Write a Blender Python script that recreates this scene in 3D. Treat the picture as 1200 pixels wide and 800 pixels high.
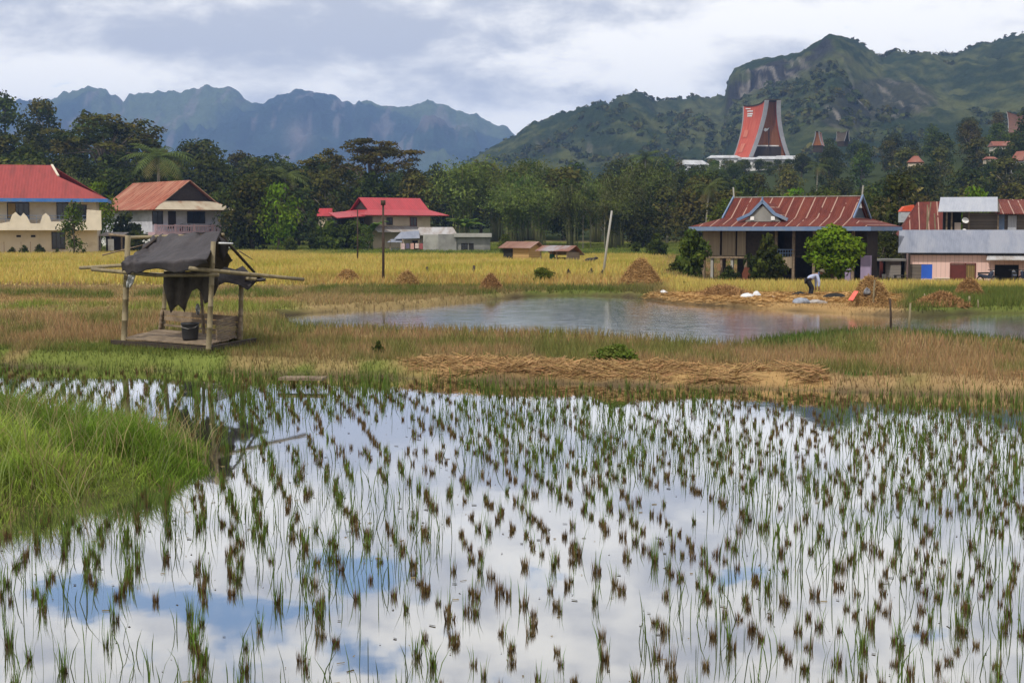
import bpy, math, random
import numpy as np
from mathutils import Vector, Matrix
R = math.radians
for o in list(bpy.data.objects):
    bpy.data.objects.remove(o)
SC = bpy.context.scene
COL = SC.collection
rng = np.random.default_rng(7)
random.seed(7)

# ------------------------------------------------------------------ camera
F = 1648.0                     # focal length in photo pixels (1200 wide)
CAM = np.array([0.0, 0.0, 3.0])
PITCH = math.atan(130.0 / F)
cd = bpy.data.cameras.new('camera')
cd.sensor_width = 36.0
cd.lens = 36.0 * F / 1200.0
cd.clip_start = 0.1
cd.clip_end = 20000
cam = bpy.data.objects.new('camera', cd)
COL.objects.link(cam)
cam.location = CAM
cam.rotation_euler = (math.pi / 2 - PITCH, 0, 0)
SC.camera = cam

# ------------------------------------------------------------------ render / exposure
SC.view_settings.view_transform = 'Standard'
SC.view_settings.look = 'None'
SC.view_settings.exposure = 0.18
SC.view_settings.gamma = 1.0
SC.view_settings.use_curve_mapping = False
SC.render.engine = 'CYCLES'
cy = SC.cycles
cy.max_bounces = 5
cy.diffuse_bounces = 3
cy.glossy_bounces = 3
cy.transmission_bounces = 2
cy.volume_bounces = 0
cy.use_denoising = True
cy.caustics_reflective = False
cy.caustics_refractive = False
cy.sample_clamp_indirect = 6

# ------------------------------------------------------------------ sky
SUN_EL, SUN_AZ = R(52), R(215)       # azimuth clockwise from +Y (view direction): behind and left of camera
W = bpy.data.worlds.new('World')
SC.world = W
W.use_nodes = True
nt = W.node_tree
nt.nodes.clear()
def N(tree, typ, **kw):
    n = tree.nodes.new(typ)
    for k, v in kw.items():
        setattr(n, k, v)
    return n
def MATH(tree, op, a, b=None, c=None, clamp=False):
    n = tree.nodes.new('ShaderNodeMath'); n.operation = op; n.use_clamp = clamp
    for i, v in enumerate((a, b, c)):
        if v is None: continue
        if isinstance(v, (int, float)): n.inputs[i].default_value = v
        else: tree.links.new(v, n.inputs[i])
    return n.outputs[0]
def MIX(tree, fac, a, b):
    n = tree.nodes.new('ShaderNodeMix'); n.data_type = 'RGBA'
    for s, v in ((0, fac), (6, a), (7, b)):
        if isinstance(v, (int, float)): n.inputs[s].default_value = v
        elif isinstance(v, tuple): n.inputs[s].default_value = (*v, 1)
        else: tree.links.new(v, n.inputs[s])
    return n.outputs[2]
def NOISE(tree, vec, scale, detail=6, rough=0.55, dist=0.0):
    n = tree.nodes.new('ShaderNodeTexNoise')
    n.inputs['Scale'].default_value = scale
    n.inputs['Detail'].default_value = detail
    n.inputs['Roughness'].default_value = rough
    n.inputs['Distortion'].default_value = dist
    if vec is not None: tree.links.new(vec, n.inputs['Vector'])
    return n.outputs[0]
tc = N(nt, 'ShaderNodeTexCoord')
sx = N(nt, 'ShaderNodeSeparateXYZ'); nt.links.new(tc.outputs['Generated'], sx.inputs[0])
ya = MATH(nt, 'MAXIMUM', MATH(nt, 'ABSOLUTE', sx.outputs[1]), 0.12)
u = MATH(nt, 'DIVIDE', sx.outputs[0], ya)          # tan(azimuth), tan(elevation)
v = MATH(nt, 'DIVIDE', sx.outputs[2], ya)
cv = N(nt, 'ShaderNodeCombineXYZ')
nt.links.new(u, cv.inputs[0]); nt.links.new(MATH(nt, 'MULTIPLY', v, 2.3), cv.inputs[1])
n_big = NOISE(nt, cv.outputs[0], 5.5, 10, 0.55, 0.15)
n_fine = NOISE(nt, cv.outputs[0], 14.0, 12, 0.60, 0.2)
def blob(px, py, wx, wy, amp):                     # one bank of cloud / one gap: direction and angular size
    a = MATH(nt, 'MULTIPLY_ADD', MATH(nt, 'SUBTRACT', n_fine, 0.5), 0.07, u)
    b = MATH(nt, 'MULTIPLY_ADD', MATH(nt, 'SUBTRACT', n_big, 0.5), 0.05, v)
    du = MATH(nt, 'DIVIDE', MATH(nt, 'SUBTRACT', a, (px - 600) / F), wx / F)
    dv = MATH(nt, 'DIVIDE', MATH(nt, 'SUBTRACT', b, (270 - py) / F), wy / F)
    q = MATH(nt, 'ADD', MATH(nt, 'MULTIPLY', du, du), MATH(nt, 'MULTIPLY', dv, dv))
    return MATH(nt, 'MULTIPLY', MATH(nt, 'EXPONENT', MATH(nt, 'MULTIPLY', q, -1.0)), amp)
def addall(xs):
    t = xs[0]
    for x in xs[1:]: t = MATH(nt, 'ADD', t, x)
    return t
bank = addall([blob(60, 88, 130, 26, 0.629), blob(230, 105, 140, 22, 0.403), blob(760, 85, 110, 30, 0.566), blob(900, 40, 200, 34, 0.528),
               blob(1120, 20, 180, 40, 0.377), blob(620, 150, 120, 22, 0.566), blob(690, 70, 60, 25, 0.252),
               blob(330, 55, 260, 34, -0.327), blob(480, 20, 220, 30, -0.201), blob(640, 108, 120, 24, -0.277), blob(100, 25, 200, 30, -0.050),
               blob(600, -330, 900, 130, 0.220), blob(650, -120, 900, 110, 0.100)])
bright = MATH(nt, 'ADD', MATH(nt, 'MULTIPLY_ADD', MATH(nt, 'SUBTRACT', n_big, 0.5), 1.7, 0.47), bank)
bright = MATH(nt, 'MULTIPLY_ADD', MATH(nt, 'SUBTRACT', n_fine, 0.5), 1.9, bright, clamp=True)
mb_ = N(nt, 'ShaderNodeMapRange'); mb_.interpolation_type = 'SMOOTHSTEP'; nt.links.new(bright, mb_.inputs[0]); mb_.inputs[1].default_value = 0.06; mb_.inputs[2].default_value = 0.94; bright = mb_.outputs[0]
cloud = MIX(nt, bright, (0.58, 0.60, 0.66), (1.22, 1.18, 1.10))
gap = addall([blob(230, -190, 190, 40, 0.85), blob(430, -125, 120, 42, 0.7), blob(60, -170, 110, 26, 0.55), blob(600, -160, 110, 26, 0.4),
              blob(890, -140, 80, 26, 0.65), blob(1080, -215, 120, 20, 0.45), blob(400, -260, 320, 40, 0.5), blob(1000, -400, 300, 90, 0.6),
              blob(-100, -500, 400, 120, 0.6)])
gap = MATH(nt, 'MULTIPLY_ADD', MATH(nt, 'SUBTRACT', n_fine, 0.5), 2.8, gap)
mr = N(nt, 'ShaderNodeMapRange'); mr.interpolation_type = 'SMOOTHSTEP'
nt.links.new(gap, mr.inputs[0]); mr.inputs[1].default_value = 0.40; mr.inputs[2].default_value = 0.85
sky = N(nt, 'ShaderNodeTexSky', sky_type='NISHITA', sun_disc=False)
sky.sun_elevation = SUN_EL; sky.sun_rotation = SUN_AZ
sky.altitude = 800; sky.air_density = 1.0; sky.dust_density = 0.6; sky.ozone_density = 1.5
bg_sky = N(nt, 'ShaderNodeBackground'); bg_sky.inputs[1].default_value = 0.15
nt.links.new(sky.outputs[0], bg_sky.inputs[0])
bg_cl = N(nt, 'ShaderNodeBackground'); bg_cl.inputs[1].default_value = 1.0
nt.links.new(cloud, bg_cl.inputs[0])
ms = N(nt, 'ShaderNodeMixShader')
nt.links.new(mr.outputs[0], ms.inputs[0]); nt.links.new(bg_cl.outputs[0], ms.inputs[1]); nt.links.new(bg_sky.outputs[0], ms.inputs[2])
wo = N(nt, 'ShaderNodeOutputWorld'); nt.links.new(ms.outputs[0], wo.inputs[0])
W.cycles.sampling_method = 'MANUAL'
W.cycles.sample_map_resolution = 512

# ------------------------------------------------------------------ sun
sl = bpy.data.lights.new('sun', 'SUN'); sl.energy = 3.1; sl.angle = R(2.0); sl.color = (1.0, 0.95, 0.86)
sun = bpy.data.objects.new('sun', sl); COL.objects.link(sun)
sd = Vector((math.sin(SUN_AZ) * math.cos(SUN_EL), math.cos(SUN_AZ) * math.cos(SUN_EL), math.sin(SUN_EL)))
sun.rotation_euler = sd.to_track_quat('Z', 'Y').to_euler()
sun.location = (-20, -20, 60)

# ------------------------------------------------------------------ projection helpers
cp, sp_ = math.cos(PITCH), math.sin(PITCH)
def ray(px, py):
    a = (px - 600) / F; b = (400 - py) / F
    return a, cp + b * sp_, -sp_ + b * cp
def P(px, py, D):
    dx, dy, dz = ray(px, py); t = D / dy
    return Vector((dx * t, D, 3.0 + dz * t))
def gp(px, py, z=0.0):
    dx, dy, dz = ray(px, py); t = (z - 3.0) / dz
    return dx * t, dy * t
def proj(x, y, z):
    zz = z - 3.0
    dep = y * cp - zz * sp_
    up = y * sp_ + zz * cp
    return 600 + F * x / dep, 400 - F * up / dep

# ------------------------------------------------------------------ noise
_perm = rng.permutation(65536)
_rv = rng.random(65536)
def _h(i, j, s):
    return _rv[_perm[(i * 73 + j * 7919 + s * 1031) & 65535]]
def vnoise(x, y, s=0):
    x = np.asarray(x, float); y = np.asarray(y, float)
    i = np.floor(x).astype(np.int64); j = np.floor(y).astype(np.int64)
    f = x - i; g = y - j
    f = f * f * (3 - 2 * f); g = g * g * (3 - 2 * g)
    a = _h(i, j, s); b = _h(i + 1, j, s); c = _h(i, j + 1, s); d = _h(i + 1, j + 1, s)
    return (a * (1 - f) + b * f) * (1 - g) + (c * (1 - f) + d * f) * g
def fbm(x, y, s=0, o=5):
    t = 0; amp = 0.5; tot = 0
    for k in range(o):
        t = t + amp * vnoise(x * 2 ** k, y * 2 ** k, s + k * 17); tot += amp; amp *= 0.5
    return t / tot
def sstep(a, b, x):
    t = np.clip((np.asarray(x, float) - a) / (b - a), 0, 1)
    return t * t * (3 - 2 * t)
def poly_sd(poly, x, y):
    """signed distance, negative inside"""
    x = np.asarray(x, float); y = np.asarray(y, float)
    d = np.full(x.shape, 1e18); ins = np.zeros(x.shape, bool)
    n = len(poly)
    for i in range(n):
        ax, ay = poly[i]; bx, by = poly[(i + 1) % n]
        ex, ey = bx - ax, by - ay
        t = np.clip(((x - ax) * ex + (y - ay) * ey) / (ex * ex + ey * ey + 1e-12), 0, 1)
        d = np.minimum(d, (x - ax - t * ex) ** 2 + (y - ay - t * ey) ** 2)
        c = ((ay > y) != (by > y)) & (x < (bx - ax) * (y - ay) / (by - ay + 1e-12) + ax)
        ins ^= c
    d = np.sqrt(d)
    return np.where(ins, -d, d)

# ------------------------------------------------------------------ terrain height
def shore(x): return 27.7 - 0.28 * x
POND = [gp(*q) for q in [(322, 370), (420, 363), (500, 358), (560, 352), (620, 347), (680, 346), (740, 348), (800, 356), (860, 359), (930, 364),
        (1000, 368), (1080, 371), (1130, 367), (1200, 367), (1320, 367)]] + [gp(*q, 0.42) for q in [(1320, 396), (1200, 389), (1100, 380), (1000, 378), (930, 382),
        (850, 394), (780, 390), (700, 383), (600, 380), (500, 378), (420, 376), (345, 373)]]
MOUND = [gp(*q) for q in [(-160, 640), (0, 622), (50, 600), (95, 604), (130, 582), (185, 572), (220, 562), (262, 556), (258, 532), (236, 516), (120, 506), (-160, 496)]]
HILL_PX = [-800, -300, 0, 100, 170, 240, 340, 450, 560, 700, 800, 850, 900, 1000, 1100, 1200, 1500, 2000]
HILL_Z = [30, 28, 24, 17, 10, 11, 8, 6, 5, 8, 14, 24, 26, 25, 31, 39, 48, 50]
def T(x, y):
    x = np.asarray(x, float); y = np.asarray(y, float)
    d = (y - shore(x)) * 0.965
    wob = (fbm(x * 0.6, y * 0.6, 3, 4) - 0.5) * 1.0
    z = -0.16 + 0.38 * sstep(-0.5, 0.9, d + wob)
    z = z + 0.06 * (fbm(x * 1.3, y * 1.3, 9, 3) - 0.5) * sstep(0, 1, d) + 0.10 * np.exp(-((d - 1.1) / 0.8) ** 2) * fbm(x, y, 21, 3)
    m = poly_sd(MOUND, x, y)
    z = np.maximum(z, -0.16 + 0.42 * sstep(0.25, -1.0, m + wob * 0.6))
    pd = poly_sd(POND, x, y)
    w2 = (fbm(x * 0.5, y * 0.5, 33, 3) - 0.5) * 0.7
    z = np.where(y > 33, z + (-0.35 - z) * sstep(0.25, -0.7, pd + w2), z)
    px = 600 + F * x / np.maximum(y, 6)
    z = z - 0.85 * sstep(66, 92, y) * sstep(760, 860, px) * (1 - sstep(120, 170, y))
    hz = np.interp(px, HILL_PX, HILL_Z)
    far = np.interp(px, [600, 850], [330, 450])
    h = sstep(0, 1, (y - 172) / (far - 172) * 0.80)
    h = np.clip(h, 0, 1)
    z = z + hz * h * (1 - 0.6 * sstep(700, 1600, y)) + 2.0 * (fbm(x / 40, y / 40, 41, 3) - 0.5) * sstep(185, 260, y)
    return z
def gpt(px, py):
    z = 0.2
    for _ in range(12):
        x, y = gp(px, py, z); z = float(T(x, y))
    return Vector((x, y, z))
def ground_at(px, D):
    x = (px - 600) / F * D
    return Vector((x, D, float(T(x, D))))

# ------------------------------------------------------------------ mesh helpers
def raw_mesh(name, V, faces_n, L, mat, col=None, parent=None, smooth=False):
    """V (n,3); L flat loop indices; faces_n list/array of face sizes"""
    me = bpy.data.meshes.new(name)
    V = np.asarray(V, np.float32); L = np.asarray(L, np.int32); fn = np.asarray(faces_n, np.int32)
    me.vertices.add(len(V)); me.vertices.foreach_set('co', V.ravel())
    me.loops.add(len(L)); me.loops.foreach_set('vertex_index', L)
    me.polygons.add(len(fn))
    st = np.concatenate([[0], np.cumsum(fn)[:-1]]).astype(np.int32)
    me.polygons.foreach_set('loop_start', st)
    if smooth: me.polygons.foreach_set('use_smooth', np.ones(len(fn), bool))
    me.update(calc_edges=True)
    if col is not None:
        a = me.color_attributes.new('Col', 'FLOAT_COLOR', 'POINT')
        c = np.ones((len(V), 4), np.float32); c[:, :3] = col
        a.data.foreach_set('color', c.ravel())
    me.materials.append(mat)
    o = bpy.data.objects.new(name, me); COL.objects.link(o)
    if parent is not None: o.parent = parent
    return o

class MB:
    def __init__(s, M=None): s.v = []; s.f = []; s.M = M
    def add(s, vs, fs):
        o = len(s.v)
        for q in vs:
            q = Vector(q)
            s.v.append(tuple(s.M @ q) if s.M is not None else tuple(q))
        s.f += [tuple(i + o for i in f) for f in fs]
        return s
    def box(s, x0, x1, y0, y1, z0, z1):
        vs = [(x, y, z) for z in (z0, z1) for y in (y0, y1) for x in (x0, x1)]
        return s.add(vs, [(0, 2, 3, 1), (4, 5, 7, 6), (0, 1, 5, 4), (2, 6, 7, 3), (0, 4, 6, 2), (1, 3, 7, 5)])
    def bar(s, p, q, w, h=None):
        p = Vector(p); q = Vector(q); h = w if h is None else h
        d = (q - p).normalized(); up = Vector((0, 0, 1)) if abs(d.z) < 0.95 else Vector((0, 1, 0))
        a = d.cross(up).normalized() * w / 2; b = a.cross(d).normalized() * h / 2
        vs = [p - a - b, p + a - b, p + a + b, p - a + b, q - a - b, q + a - b, q + a + b, q - a + b]
        return s.add(vs, [(3, 2, 1, 0), (4, 5, 6, 7), (0, 1, 5, 4), (1, 2, 6, 5), (2, 3, 7, 6), (3, 0, 4, 7)])
    def tube(s, pts, rs, n=8):
        pts = [Vector(p) for p in pts]
        if isinstance(rs, (int, float)): rs = [rs] * len(pts)
        vs = []; fs = []
        for i, p in enumerate(pts):
            d = (pts[min(i + 1, len(pts) - 1)] - pts[max(i - 1, 0)]).normalized()
            up = Vector((1, 0, 0)) if abs(d.x) < 0.8 else Vector((0, 1, 0))
            a = d.cross(up).normalized(); b = d.cross(a).normalized()
            for k in range(n):
                t = 2 * math.pi * k / n
                vs.append(p + (a * math.cos(t) + b * math.sin(t)) * rs[i])
        for i in range(len(pts) - 1):
            for k in range(n):
                fs.append((i * n + k, i * n + (k + 1) % n, (i + 1) * n + (k + 1) % n, (i + 1) * n + k))
        fs.append(tuple(range(n))[::-1]); fs.append(tuple((len(pts) - 1) * n + k for k in range(n)))
        return s.add(vs, fs)
    def prism(s, pts, vec):
        pts = [Vector(p) for p in pts]; vec = Vector(vec); n = len(pts)
        vs = pts + [p + vec for p in pts]
        fs = [tuple(range(n)), tuple(range(n, 2 * n))[::-1]] + [(i, i + n, (i + 1) % n + n, (i + 1) % n) for i in range(n)]
        return s.add(vs, fs)
    def slab(s, a, b, c, d, t):
        a, b, c, d = map(Vector, (a, b, c, d))
        nrm = (c - a).cross(d - b).normalized() * t
        return s.prism([a, b, c, d], nrm)
    def lathe(s, prof, n=14, c=(0, 0, 0)):
        vs = []; fs = []; c = Vector(c)
        for r, z in prof:
            for k in range(n):
                t = 2 * math.pi * k / n; vs.append(c + Vector((r * math.cos(t), r * math.sin(t), z)))
        for i in range(len(prof) - 1):
            for k in range(n):
                fs.append((i * n + k, i * n + (k + 1) % n, (i + 1) * n + (k + 1) % n, (i + 1) * n + k))
        fs.append(tuple(range(n))[::-1]); fs.append(tuple((len(prof) - 1) * n + k for k in range(n)))
        return s.add(vs, fs)
    def build(s, name, mat, parent=None, smooth=False):
        me = bpy.data.meshes.new(name); me.from_pydata(s.v, [], s.f); me.update()
        me.materials.append(mat)
        if smooth: me.polygons.foreach_set('use_smooth', np.ones(len(me.polygons), bool))
        o = bpy.data.objects.new(name, me); COL.objects.link(o)
        if parent is not None: o.parent = parent
        return o
def tag(o, label=None, cat=None, group=None, kind=None):
    if label: o['label'] = label
    if cat: o['category'] = cat
    if group: o['group'] = group
    if kind: o['kind'] = kind
    return o
def thing(name, label, cat, loc=(0, 0, 0), rz=0.0, group=None):
    o = bpy.data.objects.new(name, None); COL.objects.link(o)
    o.location = loc; o.rotation_euler = (0, 0, rz); o.empty_display_size = 0.2
    return tag(o, label, cat, group)
def copy_tree(o, parent=None):
    c = o.copy(); COL.objects.link(c)
    if parent is not None: c.parent = parent
    for ch in list(o.children):
        copy_tree(ch, c)
    return c
KIDS = {}
def note_kids(o):
    KIDS[o.name] = list(o.children)
    for c in o.children: note_kids(c)

# ------------------------------------------------------------------ materials
def newmat(name):
    m = bpy.data.materials.new(name); m.use_nodes = True
    t = m.node_tree; t.nodes.clear()
    out = N(t, 'ShaderNodeOutputMaterial')
    return m, t, out
def pmat(name, c1, c2=None, scale=3.0, rough=0.8, bump=0.0, bscale=None, stretch=(1, 1, 1), dirt=None, dscale=0.6, dlo=0.52, dhi=0.75, metal=0.0, spec=0.3):
    """two-tone noise colour + larger patches of wear + fine bump"""
    m, t, out = newmat(name)
    b = N(t, 'ShaderNodeBsdfPrincipled'); t.links.new(b.outputs[0], out.inputs[0])
    b.inputs['Roughness'].default_value = rough; b.inputs['Metallic'].default_value = metal
    b.inputs['Specular IOR Level'].default_value = spec
    c = N(t, 'ShaderNodeTexCoord'); mp = N(t, 'ShaderNodeMapping'); mp.inputs['Scale'].default_value = stretch
    t.links.new(c.outputs['Object'], mp.inputs[0])
    c2 = c2 or tuple(k * 0.75 for k in c1)
    n1 = NOISE(t, mp.outputs[0], scale, 6, 0.6)
    mr_ = N(t, 'ShaderNodeMapRange'); t.links.new(n1, mr_.inputs[0]); mr_.inputs[1].default_value = 0.35; mr_.inputs[2].default_value = 0.65
    colr = MIX(t, mr_.outputs[0], c1, c2)
    if dirt:
        n2 = NOISE(t, mp.outputs[0], dscale, 5, 0.65)
        m2 = N(t, 'ShaderNodeMapRange'); t.links.new(n2, m2.inputs[0]); m2.inputs[1].default_value = dlo; m2.inputs[2].default_value = dhi
        colr = MIX(t, m2.outputs[0], colr, dirt)
    t.links.new(colr, b.inputs['Base Color'])
    if bump:
        bn = N(t, 'ShaderNodeBump'); bn.inputs['Strength'].default_value = bump; bn.inputs['Distance'].default_value = 0.05
        t.links.new(NOISE(t, mp.outputs[0], bscale or scale * 4, 4, 0.6), bn.inputs['Height'])
        t.links.new(bn.outputs[0], b.inputs['Normal'])
    return m
def tinmat(name, c1, c2, c3, seam=None, pitch=0.9, axis=0, rough=0.55, corr=0.15, streak=4.0, seamw=0.12):
    """corrugated sheet: ribs across local axis, streaky rust down the slope, paler sheet laps every `pitch` metres"""
    m, t, out = newmat(name)
    b = N(t, 'ShaderNodeBsdfPrincipled'); t.links.new(b.outputs[0], out.inputs[0])
    b.inputs['Roughness'].default_value = rough; b.inputs['Specular IOR Level'].default_value = 0.12 if rough > 0.5 else 0.3
    c = N(t, 'ShaderNodeTexCoord'); mp = N(t, 'ShaderNodeMapping')
    mp.inputs['Scale'].default_value = (1, 0.22, 0.22) if axis == 0 else (0.22, 1, 0.22)
    t.links.new(c.outputs['Object'], mp.inputs[0])
    n1 = NOISE(t, mp.outputs[0], streak, 7, 0.62)
    n2 = NOISE(t, mp.outputs[0], 0.9, 5, 0.6)
    m1 = N(t, 'ShaderNodeMapRange'); t.links.new(n1, m1.inputs[0]); m1.inputs[1].default_value = 0.4; m1.inputs[2].default_value = 0.62
    m2 = N(t, 'ShaderNodeMapRange'); t.links.new(n2, m2.inputs[0]); m2.inputs[1].default_value = 0.46; m2.inputs[2].default_value = 0.64
    col = MIX(t, m2.outputs[0], MIX(t, m1.outputs[0], c1, c2), c3)
    s_ = N(t, 'ShaderNodeSeparateXYZ'); t.links.new(c.outputs['Object'], s_.inputs[0])
    xx = s_.outputs[axis]
    if seam:
        xw = MATH(t, 'MULTIPLY_ADD', n2, 0.10, xx)
        fr = MATH(t, 'FRACT', MATH(t, 'DIVIDE', MATH(t, 'ADD', xw, 100.0), pitch))
        ln = MATH(t, 'LESS_THAN', fr, seamw)
        ln = MATH(t, 'MULTIPLY', ln, MATH(t, 'GREATER_THAN', NOISE(t, c.outputs['Object'], 0.8, 3, 0.6), 0.40))
        col = MIX(t, ln, col, seam)
    t.links.new(col, b.inputs['Base Color'])
    w = MATH(t, 'SINE', MATH(t, 'MULTIPLY', xx, 2 * math.pi / corr))
    bn = N(t, 'ShaderNodeBump'); bn.inputs['Strength'].default_value = 0.5; bn.inputs['Distance'].default_value = 0.02
    t.links.new(w, bn.inputs['Height']); t.links.new(bn.outputs[0], b.inputs['Normal'])
    return m
def boardmat(name, c1, c2, pitch=0.2, axis=0, groove=(0.05, 0.04, 0.03), gw=0.08, rough=0.85):
    """boards / woven strips: a groove every `pitch` metres and each board its own tone"""
    m, t, out = newmat(name)
    b = N(t, 'ShaderNodeBsdfPrincipled'); t.links.new(b.outputs[0], out.inputs[0]); b.inputs['Roughness'].default_value = rough
    b.inputs['Specular IOR Level'].default_value = 0.2
    c = N(t, 'ShaderNodeTexCoord'); s_ = N(t, 'ShaderNodeSeparateXYZ'); t.links.new(c.outputs['Object'], s_.inputs[0])
    q = MATH(t, 'DIVIDE', MATH(t, 'ADD', s_.outputs[axis], 100.0), pitch)
    wn = N(t, 'ShaderNodeTexWhiteNoise', noise_dimensions='1D'); t.links.new(MATH(t, 'FLOOR', q), wn.inputs['W'])
    n1 = NOISE(t, c.outputs['Object'], 3.0, 6, 0.6)
    col = MIX(t, MATH(t, 'MULTIPLY_ADD', wn.outputs[0], 0.6, MATH(t, 'MULTIPLY', n1, 0.5)), c1, c2)
    g = MATH(t, 'LESS_THAN', MATH(t, 'FRACT', q), gw)
    t.links.new(MIX(t, g, col, groove), b.inputs['Base Color'])
    return m
def leafmat(name, trans=0.3, vary=0.25, rough=None):
    m, t, out = newmat(name)
    a = N(t, 'ShaderNodeVertexColor'); a.layer_name = 'Col'
    oi = N(t, 'ShaderNodeObjectInfo')
    hs = N(t, 'ShaderNodeHueSaturation'); t.links.new(a.outputs[0], hs.inputs['Color'])
    t.links.new(MATH(t, 'MULTIPLY_ADD', oi.outputs['Random'], vary * 0.16, 0.5 - vary * 0.08), hs.inputs['Hue'])
    t.links.new(MATH(t, 'MULTIPLY_ADD', oi.outputs['Random'], vary * 2, 1 - vary), hs.inputs['Value'])
    d = N(t, 'ShaderNodeBsdfDiffuse'); tr = N(t, 'ShaderNodeBsdfTranslucent'); mx = N(t, 'ShaderNodeMixShader'); mx.inputs[0].default_value = trans
    t.links.new(hs.outputs[0], d.inputs[0]); t.links.new(hs.outputs[0], tr.inputs[0])
    t.links.new(d.outputs[0], mx.inputs[1]); t.links.new(tr.outputs[0], mx.inputs[2]); t.links.new(mx.outputs[0], out.inputs[0])
    return m
def groundmat(name, nscale, amp, fine=9.0, bump=0.6, dist=0.1):
    m, t, out = newmat(name)
    a = N(t, 'ShaderNodeVertexColor'); a.layer_name = 'Col'
    c = N(t, 'ShaderNodeTexCoord')
    n1 = NOISE(t, c.outputs['Object'], nscale, 8, 0.65)
    hs = N(t, 'ShaderNodeHueSaturation'); t.links.new(a.outputs[0], hs.inputs['Color'])
    t.links.new(MATH(t, 'MULTIPLY_ADD', n1, amp * 2, 1 - amp), hs.inputs['Value'])
    b = N(t, 'ShaderNodeBsdfDiffuse'); t.links.new(hs.outputs[0], b.inputs[0])
    bn = N(t, 'ShaderNodeBump'); bn.inputs['Strength'].default_value = bump; bn.inputs['Distance'].default_value = dist
    t.links.new(NOISE(t, c.outputs['Object'], fine, 5, 0.65), bn.inputs['Height']); t.links.new(bn.outputs[0], b.inputs['Normal'])
    t.links.new(b.outputs[0], out.inputs[0])
    return m
def watermat(name, mud, lo, ripple, rscale, stretch, rough=False):
    m, t, out = newmat(name)
    g = N(t, 'ShaderNodeBsdfGlossy'); g.inputs['Roughness'].default_value = 0.09 if rough else 0.03; g.inputs[0].default_value = (0.97, 0.97, 0.97, 1)
    d = N(t, 'ShaderNodeBsdfDiffuse')
    c = N(t, 'ShaderNodeTexCoord')
    d_col = MIX(t, NOISE(t, c.outputs['Object'], 0.7, 5, 0.6), mud, tuple(k * 1.7 for k in mud))
    t.links.new(d_col, d.inputs[0])
    fr = N(t, 'ShaderNodeFresnel'); fr.inputs[0].default_value = 1.33
    fac = MATH(t, 'MULTIPLY_ADD', fr.outputs[0], 1.0, lo, clamp=True)
    mp = N(t, 'ShaderNodeMapping'); mp.inputs['Scale'].default_value = stretch; t.links.new(c.outputs['Object'], mp.inputs[0])
    bn = N(t, 'ShaderNodeBump'); bn.inputs['Strength'].default_value = ripple; bn.inputs['Distance'].default_value = 0.02
    t.links.new(NOISE(t, mp.outputs[0], rscale, 3, 0.5), bn.inputs['Height']); t.links.new(bn.outputs[0], g.inputs['Normal'])
    mx = N(t, 'ShaderNodeMixShader'); t.links.new(fac, mx.inputs[0]); t.links.new(d.outputs[0], mx.inputs[1]); t.links.new(g.outputs[0], mx.inputs[2])
    t.links.new(mx.outputs[0], out.inputs[0])
    return m
M_ground = groundmat('ground_soil', 1.6, 0.35, 7.0, 0.7, 0.08)
M_grass = leafmat('grass_blade', 0.35, 0.0)
M_leaf = leafmat('leaf', 0.28, 0.22)
M_straw = leafmat('straw', 0.12, 0.12)
M_water = watermat('paddy_water', (0.035, 0.032, 0.022), 0.44, 0.05, 1.6, (1, 0.6, 1))
M_pond = watermat('pond_water', (0.03, 0.035, 0.03), 0.78, 0.42, 3.0, (0.35, 1.3, 1), True)
M_bark = pmat('bark', (0.13, 0.10, 0.075), (0.07, 0.055, 0.04), 4, 0.95, 0.5, 12, (1, 1, 0.3))
M_palebark = pmat('pale_bark', (0.30, 0.27, 0.21), (0.17, 0.15, 0.11), 4, 0.95, 0.3, 12, (1, 1, 0.3))
M_bamboo = pmat('weathered_bamboo', (0.235, 0.19, 0.11), (0.15, 0.12, 0.068), 7, 0.6, 0.3, 18, (1, 1, 0.5), (0.17, 0.14, 0.09), 2.2)
M_oldwood = pmat('old_wood', (0.24, 0.18, 0.12), (0.13, 0.095, 0.065), 6, 0.9, 0.4, 25, (1, 0.25, 1))
M_darkwood = pmat('dark_wood', (0.045, 0.032, 0.024), (0.025, 0.018, 0.014), 5, 0.85)
M_dark = pmat('dark_interior', (0.012, 0.011, 0.010), (0.02, 0.018, 0.015), 3, 0.9)
M_glass = pmat('dark_glass', (0.018, 0.019, 0.021), (0.03, 0.03, 0.032), 2, 0.15, spec=0.5)
M_tarp = pmat('black_shade_cloth', (0.042, 0.036, 0.040), (0.028, 0.025, 0.028), 5, 0.7, 0.4, 9, (1, 1, 1), (0.065, 0.055, 0.055), 1.4)
M_rag = pmat('brown_cloth', (0.075, 0.062, 0.05), (0.05, 0.042, 0.035), 6, 0.95, 0.4, 14)
M_white = pmat('white_paint', (0.72, 0.71, 0.70), (0.60, 0.59, 0.58), 1.5, 0.7, dirt=(0.42, 0.40, 0.37), dscale=0.8)
M_whitesack = pmat('white_sack', (0.62, 0.62, 0.63), (0.48, 0.49, 0.51), 5, 0.8, 0.5, 8)
M_haze = None

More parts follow.
